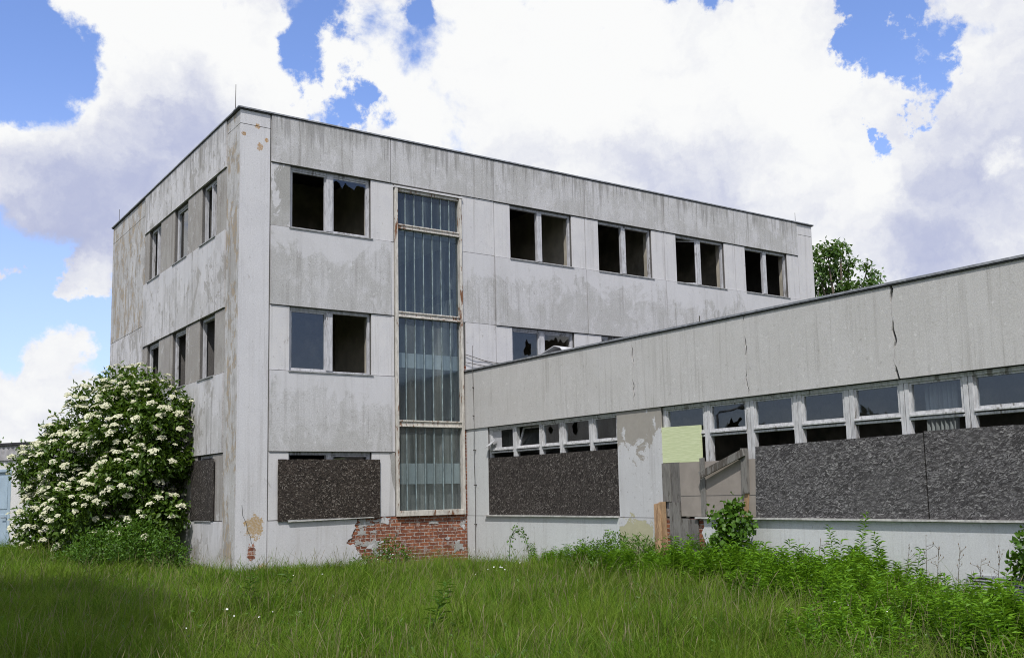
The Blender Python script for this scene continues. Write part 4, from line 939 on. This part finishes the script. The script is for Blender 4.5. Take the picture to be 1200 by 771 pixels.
def spread_protos(name, PTS, hts, mat, label=None):
    Vs, Ts, Qs, off = [], [], [], 0
    for p_, hh in zip(PTS, hts):
        V, T, Q = protos[rng.integers(len(protos))]; a = rng.random()*6.28; c_, s_ = math.cos(a), math.sin(a); k = hh
        X = V*k; X = np.stack([X[:, 0]*c_-X[:, 1]*s_, X[:, 0]*s_+X[:, 1]*c_, X[:, 2]], 1)+p_
        Vs.append(X); Ts.append(T+off); Qs.append(Q+off); off += len(V)
    return mesh_np(name, np.concatenate(Vs), [np.concatenate(Ts), np.concatenate(Qs)], mat)
def wcoord(x, y): # along, out from the wing wall
    return -y, (5.8777-x)
pts = []; hmul = []
while len(pts) < 3700:
    # thick along the wing wall and in the right foreground, in clumps
    s_ = 3+13.5*rng.random()**.72; reach = np.interp(s_, [3, 5, 7, 9, 10.5, 12, 14.6, 16.5], [.5, .9, 1.3, 1.6, 1.9, 2.6, 5.4, 7.]); n_ = rng.random()**.9*reach+.12
    hm = rng.uniform(.5, 1.28)
    for _ in range(int(rng.integers(8, 20))):
        P_ = WW.p(s_+rng.normal()*.15, max(.08, n_+rng.normal()*.15), 0); pts.append((P_.x, P_.y)); hmul.append(hm)
pts = np.array(pts); zg = gz(pts[:, 0], pts[:, 1]); sw, nw = -pts[:, 1], 5.88-pts[:, 0]
hts = rng.uniform(.75, 1.1, len(pts))*np.array(hmul)*np.where((sw-.57*nw > 12.7) & (sw-.57*nw < 13.95) & (nw < 3.2), .6, 1)*np.interp(sw, [3, 7, 9, 17], [.6, .72, .85, .9])*np.where(nw < .5, .8, 1)*np.interp(nw, [1, 5], [1, .85])
wd = spread_protos('weeds', np.column_stack([pts, zg-.02]), hts, m_weed)
tag(wd, 'dense bright green goldenrod weeds crowding the foot of the wing', 'weeds', kind='stuff')
# tall single weeds that stand clear of the rest
for i, (x, y, d_, h, lab) in enumerate(((1003, 690, 14.8, 1.25, 'tallest leafy weed rising against the white plinth'), (981, 690, 15.1, 1.05, 'leafy weed just left of the tallest one before the plinth'), (1035, 690, 14.4, 1.0, 'leafy weed just right of the tallest one before the plinth'), (1072, 700, 13.9, .8, 'shorter leafy weed between the tall weeds and the grilles'), (712, 680, 18.6, .85, 'slim leafy shoot standing above the bush by the pier'))):
    p_ = at(x, y, d_); p_[2] = gz(p_[0], p_[1])
    V, T, Q = weed_proto(h, 90+i); o = mesh_np('tall_weed', V, [T, Q], m_weed, None, tuple(p_)); tag(o, lab, 'weed', 'tall weeds before the wing plinth')
for x, y, h, lab in ((292, 712, .62, 'dark leafy weed standing alone in the meadow below the corner column'), (505, 745, .70, 'dark leafy weed in the near meadow below the brick patch'), (338, 690, .5, 'small leafy weed in the meadow just before the block plinth')):
    r_ = ray(x, y+12); q = CAM+r_*((.05-CAM[2])/r_[2]); V, T, Q = weed_proto(h, int(x)); o = mesh_np('meadow_weed', V*np.array([1.3, 1.3, 1]), [T, Q], m_bush, None, tuple(q)); tag(o, lab, 'weed', 'single weeds in the meadow')
# dry stalks
DRY = [(942, 640, 'left of the tall weeds'), (962, 632, ''), (1066, 640, ''), (1085, 632, ''), (1100, 640, ''), (1125, 640, ''), (1150, 655, ''), (1172, 645, '')]
for i, (x, y, _) in enumerate(DRY):
    d_ = 15.8-(x-940)*.0108; tp = at(x, y, d_); b_ = at(x-4+random.uniform(-6, 6), 690, d_); b_[2] = gz(b_[0], b_[1])
    mb = MB(); bv, tv = Vector((0, 0, 0)), Vector(tp-b_)
    mb.tube([bv, bv.lerp(tv, .5)+Vector((.02, .02, 0)), tv], [.005, .004, .002], m_dry, 4)
    for q in range(7):
        f = .6+.4*q/7; a = bv.lerp(tv, f); e = a+Vector((random.uniform(-.12, .12), random.uniform(-.12, .12), random.uniform(.03, .10))); mb.tube([a, e], [.003, .002], m_dry, 4)
        mb.tube([e, e+Vector((.01, 0, .02))], [.008, .004], m_dry, 4)
    o = mb.build('dry_stalk', None); o.location = b_
    tag(o, 'thin dry brown weed stalk standing before the white wing plinth', 'weed stalk', 'dry weed stalks before the plinth')

# ------------------------------------------------------------------ grass
def in_build(x, y):
    m = (x > -.05) & (y > -.03) & (x < 19.9) & (y < 12)
    m |= (x > 5.86-.01175*y) & (y < 0) & (y > -18)
    return m
def scatter(n, r0, r1, pw=0.):
    # denser near, thinning with distance, over a fan wider than the view
    th = YAW+rng.uniform(-.68, .68, n); r_ = r0+(r1-r0)*rng.random(n)
    x, y = CAM[0]+np.sin(th)*r_, CAM[1]+np.cos(th)*r_
    ok = ~in_build(x, y); return x[ok], y[ok]
def field(x, y): return .5+.25*np.sin(x*.9+.7*y+1.2)*np.cos(y*.8-.3*x)+.25*np.sin(x*2.3-y*1.7)*np.cos(x*1.1+y*2.9)
gx, gy = scatter(430000, 7.5, 31)
sg_, ng_ = -gy, 5.88-gx; wz = (ng_ < np.interp(sg_, [3, 5, 7, 9, 10.5, 12, 14.6, 16.5, 17], [.4, .8, 1.2, 1.5, 1.8, 2.4, 5.2, 6.8, 7.])) & (sg_ > 3.4) & (ng_ > 0)
kp = ~wz | (rng.random(len(gx)) < .3); gx, gy = gx[kp], gy[kp]
n = len(gx); fld = field(gx, gy); dist = np.hypot(gx-CAM[0], gy-CAM[1])
# shorter against the walls
wallF = np.where((gx > -.3) & (gx < 6.2), -gy, 9); wallL = np.where((gy > -.3), -gx, 9); wallW = 5.88-gx
wd_ = np.minimum(np.minimum(np.abs(wallF), np.abs(wallL)), np.abs(wallW)); shrt = np.clip(.26+wd_*.42, .26, 1)
tus = np.clip(np.sin(gx*5.3+2*np.sin(gy*2.1))*np.sin(gy*4.7+2*np.sin(gx*1.7)), 0, 1)
h = (.13+.22*fld+.16*tus+.08*rng.random(n))*rng.uniform(.5, 1.3, n)*shrt; lng = rng.random(n) < .07; h = np.where(lng, h*1.5, h)
lean = rng.normal(size=(n, 2))*np.where(lng, .6, .40)[:, None]+np.array([.10, .05])+.36*np.stack([np.sin(gx*1.3+gy)*np.sin(gx*.5), np.cos(gy*1.1-gx)*np.cos(gy*.4)], 1)
az = rng.random(n)*6.283; wv = np.stack([np.cos(az), np.sin(az), np.zeros(n)], 1)*(rng.uniform(.0016, .0044, n)*(.7+dist/22))[:, None]
base = np.stack([gx, gy, gz(gx, gy)-.015], 1)
mid = base+np.stack([lean[:, 0]*h*.35, lean[:, 1]*h*.35, h*.58], 1); tip = base+np.stack([lean[:, 0]*h*1.05, lean[:, 1]*h*1.05, h*(1-.18*np.hypot(lean[:, 0], lean[:, 1]))], 1)
V = np.stack([base-wv, base+wv, mid+wv*.8, mid-wv*.8, tip], 1).reshape(-1, 3); k = np.arange(n)[:, None]*5
go = mesh_np('grass', V, [(k+np.array([[0, 1, 2, 3]])).astype(np.int32), (k+np.array([[3, 2, 4]])).astype(np.int32)], m_grass)
tag(go, 'tall unmown meadow grass covering the ground before the buildings', 'grass', kind='stuff')
# flowering grass stalks
gx, gy = scatter(14000, 7.5, 30); fld = field(gx+3, gy); ok = rng.random(len(gx)) < fld+.1; gx, gy = gx[ok], gy[ok]; n = len(gx)
h = rng.uniform(.38, .66, n); lean = rng.normal(size=(n, 2))*.22+np.array([.12, .06]); base = np.stack([gx, gy, gz(gx, gy)], 1); az = rng.random(n)*6.283
dist = np.hypot(gx-CAM[0], gy-CAM[1]); wv = np.stack([np.cos(az), np.sin(az), np.zeros(n)], 1)
up_ = lambda f: base+np.stack([lean[:, 0]*h*f**1.6, lean[:, 1]*h*f**1.6, h*f*(1-.1*f)], 1)
w1 = (.0016*(.6+dist/20))[:, None]*wv; w2 = (.0045*rng.uniform(.5, 1.2, n))[:, None]*wv
V = np.stack([base-w1, base+w1, up_(.5)+w1, up_(.5)-w1, up_(.80)+w1, up_(.80)-w1, up_(.88)+w2, up_(.88)-w2, up_(1.)], 1).reshape(-1, 3); k = np.arange(n)[:, None]*9
so_ = mesh_np('grass_stalks', V, [(k+np.array([[0, 1, 2, 3]])), (k+np.array([[3, 2, 4, 5]])), (k+np.array([[5, 4, 6, 7]])), (k+np.array([[7, 6, 8]]))], m_seed)
tag(so_, 'pale flowering grass stalks standing above the meadow grass', 'grass', kind='stuff')
# broad meadow leaves among the grass
gx, gy = scatter(42000, 7.5, 28); ok = rng.random(len(gx)) < (1-field(gx*1.3, gy+5)); gx, gy = gx[ok], gy[ok]; n = len(gx)
P_ = np.stack([gx, gy, gz(gx, gy)+rng.uniform(.03, .22, n)], 1); D = rng.normal(size=(n, 3))*np.array([1, 1, .5])+np.array([0, 0, .4]); s_ = rng.uniform(.035, .095, n)
V, F_ = leaf_arrays(P_, D, np.tile([0, 0, 1.], (n, 1))+rng.normal(size=(n, 3))*.4, s_, s_*.38, .1, .2)
tag(mesh_np('meadow_leaves', V, [F_], m_bright), 'small broad green herb leaves growing among the meadow grass', 'herbs', kind='stuff')
# white flowers in the grass
cl = [(455, 660, 9), (462, 668, 6), (582, 685, 7), (420, 655, 5), (590, 675, 4), (130, 690, 3), (260, 745, 6), (380, 690, 3), (1015, 745, 8), (960, 700, 3), (545, 660, 3)]
FPs = []
for x, y, c in cl:
    r_ = ray(x, y); t = (.12-CAM[2])/r_[2]; q = CAM+r_*t
    if in_build(np.array([q[0]]), np.array([q[1]]))[0]: q = CAM+r_*t*.95
    for _ in range(c): e = rng.normal(size=2)*.22; FPs.append([q[0]+e[0], q[1]+e[1], gz(q[0]+e[0], q[1]+e[1])+rng.uniform(.25, .42)])
FPs = np.array(FPs); n = len(FPs); th = np.linspace(0, 2*math.pi, 8, endpoint=False); rr = rng.uniform(.009, .016, n)
tl = unit(rng.normal(size=(n, 3))*.4+np.array([-.4, -.5, 1])); t1 = unit(np.cross(tl, [1, 0, 0])); t2 = np.cross(tl, t1)
V = (FPs[:, None]+t1[:, None]*(np.cos(th)[None, :, None]*rr[:, None, None])+t2[:, None]*(np.sin(th)[None, :, None]*rr[:, None, None])).reshape(-1, 3)
kk = np.arange(n)[:, None]*8+np.arange(8)[None]
tag(mesh_np('meadow_flowers', V, [kk.astype(np.int32)], m_daisy), 'tiny white flowers scattered through the meadow grass', 'flowers', kind='stuff')

# ------------------------------------------------------------------ trees
def tree(name, base, h, lobes, label, group, n_cl, per, L, W, mat, r0=.18, spread=.22):
    o = tag(empty(name, base), label, 'tree', group); b = np.array(base)
    foliage(lobes, n_cl, per, spread, L, W, mat, 'crown', o, .6, loc=b, shell=.75)
    mb = MB(); top = np.mean([l[0] for l in lobes], 0)-b; fork = top*np.array([.9, .9, .62])
    mb.tube([(0, 0, -.2), tuple(fork*.5+np.array([.05, .03, 0])), tuple(fork)], [r0, r0*.8, r0*.65], m_bark, 8)
    for l in lobes:
        t = l[0]-b; mb.tube([tuple(fork), tuple(fork*.5+t*.5+np.array([0, 0, .2])), tuple(t)], [r0*.5, r0*.3, r0*.1], m_bark, 6)
    mb.build('trunk', o, smooth=True); return o
D0 = 58.
TL = [((970, 300), .8), ((985, 292), .55), ((958, 296), .45), ((995, 312), .6), ((980, 322), .8), ((1016, 316), .42), ((1026, 324), .32), ((960, 322), .7), ((1003, 332), .6), ((1020, 336), .5), ((985, 345), .9), ((955, 345), .9), ((1010, 352), .8), ((985, 372), 1.5), ((945, 365), 1.2), ((1020, 372), 1.0), ((930, 340), 1.)]
tlb = [(at(x, y, D0+rng.uniform(-1, 1)), r_*.82) for (x, y), r_ in TL]
bb = at(982, 585, D0+.2); tree('leafy_tree', (bb[0], bb[1], 0), 14, tlb, 'leafy green tree rising behind the wing roof and the block', None, 640, 9, .26, .17, m_tree, .3, .17)
for x, dd, hh, lab in ((9, 62, 1.5, 'small bare topped tree above the shed roof at the left edge'), (37, 66, 1.0, 'smaller tree tip above the shed roof beside the elder')):
    c_ = at(x, 524, dd); lb = [((c_[0]+rng.normal()*.4, c_[1]+rng.normal()*.4, c_[2]-.3-q*.6), .55-.0*q) for q in range(4)]; lb = [(np.array(a), b) for a, b in lb]
    tree('distant_tree', (c_[0], c_[1], 0), 5, lb, lab, 'small trees beyond the shed', 90, 7, .22, .12, m_tree, .09, .2)
# tree outside the frame, at the left, that shades the near left corner of the meadow
SH = ((0, 0, 0), (1.3, .4, -.2), (-1.4, .4, -.4), (.5, -1.4, -.6), (-.4, 1.5, .4), (1.3, -.8, -.9), (0, 0, 1.4), (1.0, 1.4, -.7), (-1.0, -.8, .6))
for bx, hc, lab in (((-11.3, -14.8), 9.5, 'leafy tree just left of the view shading the near meadow corner'), ((-10.3, -11.0), 9.5, 'middle leafy tree left of the view between its two neighbours'), ((-9.6, -7.3), 8.3, 'leafy tree left of the view standing closest to the elder')):
    bb_ = np.array([bx[0], bx[1], 0.]); lb = [(bb_+np.array(q)+np.array([0, 0, hc]), 1.3) for q in SH]
    tree('shade_tree', tuple(bb_), hc, lb, lab, 'trees left of the view', 1500, 10, .26, .18, m_tree, .16, .25)
# woods and hills beyond the meadow, seen in the window panes
def woods():
    lb = []
    for a0, a1, r0, r1, hh, n_ in ((-105, -22, 95, 135, 9, 60), (120, 200, 62, 85, 9, 46)):
        for i in range(n_):
            a = R(a0+(a1-a0)*(i+rng.random())/n_); r_ = rng.uniform(r0, r1); z = hh*rng.uniform(.65, 1.15); c = np.array([CAM[0]+math.sin(a)*r_, CAM[1]+math.cos(a)*r_, z*.5]); lb.append((c, (z*.42, z*.42, z*.52)))
    Pw, Nw = lobes_clusters(lb, 60000, shell=.3); D = unit(rng.normal(size=Pw.shape)); V, F_ = leaf_arrays(Pw, D, Nw+rng.normal(size=Pw.shape)*.4, 1.5, 1.1)
    tag(mesh_np('distant_woods', V, [F_], m_wood), 'dark wooded skyline around the meadow mirrored in the window panes', 'woods', kind='stuff')
woods()
# street lamp mirrored in the second ribbon pane
def lamp():
    dirn = ray(842, 500); dirn = dirn/np.hypot(dirn[0], dirn[1]); V0 = CAM+dirn*57; 
    nW = np.array([-1, -.01175, 0]); nW = nW/np.linalg.norm(nW); o0 = np.array([5.8777, 0, 0])
    mir = lambda q: q-2*((q-o0)@nW)*nW
    top = CAM+ray(837, 486)/np.hypot(*ray(837, 486)[:2])*57; tipp = CAM+ray(864, 478)/np.hypot(*ray(864, 478)[:2])*57
    top, tipp = mir(top), mir(tipp); b = np.array([top[0], top[1], 0.])
    o = tag(empty('street_lamp', tuple(b)), 'grey curved arm street lamp mirrored in a wing window pane', 'street lamp')
    T_, E_ = Vector(top-b), Vector(tipp-b)
    mb = MB(); mb.tube([(0, 0, 0), tuple(T_*.6), tuple(T_), tuple(T_.lerp(E_, .12)+Vector((0, 0, .12))), tuple(E_)], [.11, .09, .07, .06, .05], m_asb, 8); mb.build('pole', o, smooth=True)
    mb = MB(); d_ = (E_-T_).normalized(); mb.tube([tuple(E_-d_*.1), tuple(E_+d_*.1), tuple(E_+d_*.55), tuple(E_+d_*.75)], [.06, .15, .16, .08], m_asb, 8); mb.build('lamp_head', o, smooth=True)
lamp()

# ------------------------------------------------------------------ render settings
scene.render.engine = 'CYCLES'
scene.view_settings.view_transform = 'Standard'; scene.view_settings.look = 'None'; scene.view_settings.exposure = 0; scene.view_settings.gamma = 1
scene.view_settings.use_curve_mapping = False
c = scene.cycles; c.max_bounces = 7; c.diffuse_bounces = 3; c.glossy_bounces = 3; c.transmission_bounces = 4; c.transparent_max_bounces = 12
c.use_denoising = True; c.denoising_prefilter = 'NONE'; c.pixel_filter_type = 'BLACKMAN_HARRIS'; c.filter_width = 1.05; c.caustics_reflective = False; c.caustics_refractive = False; c.sample_clamp_indirect = 4
scene.render.resolution_x = 1024; scene.render.resolution_y = 657
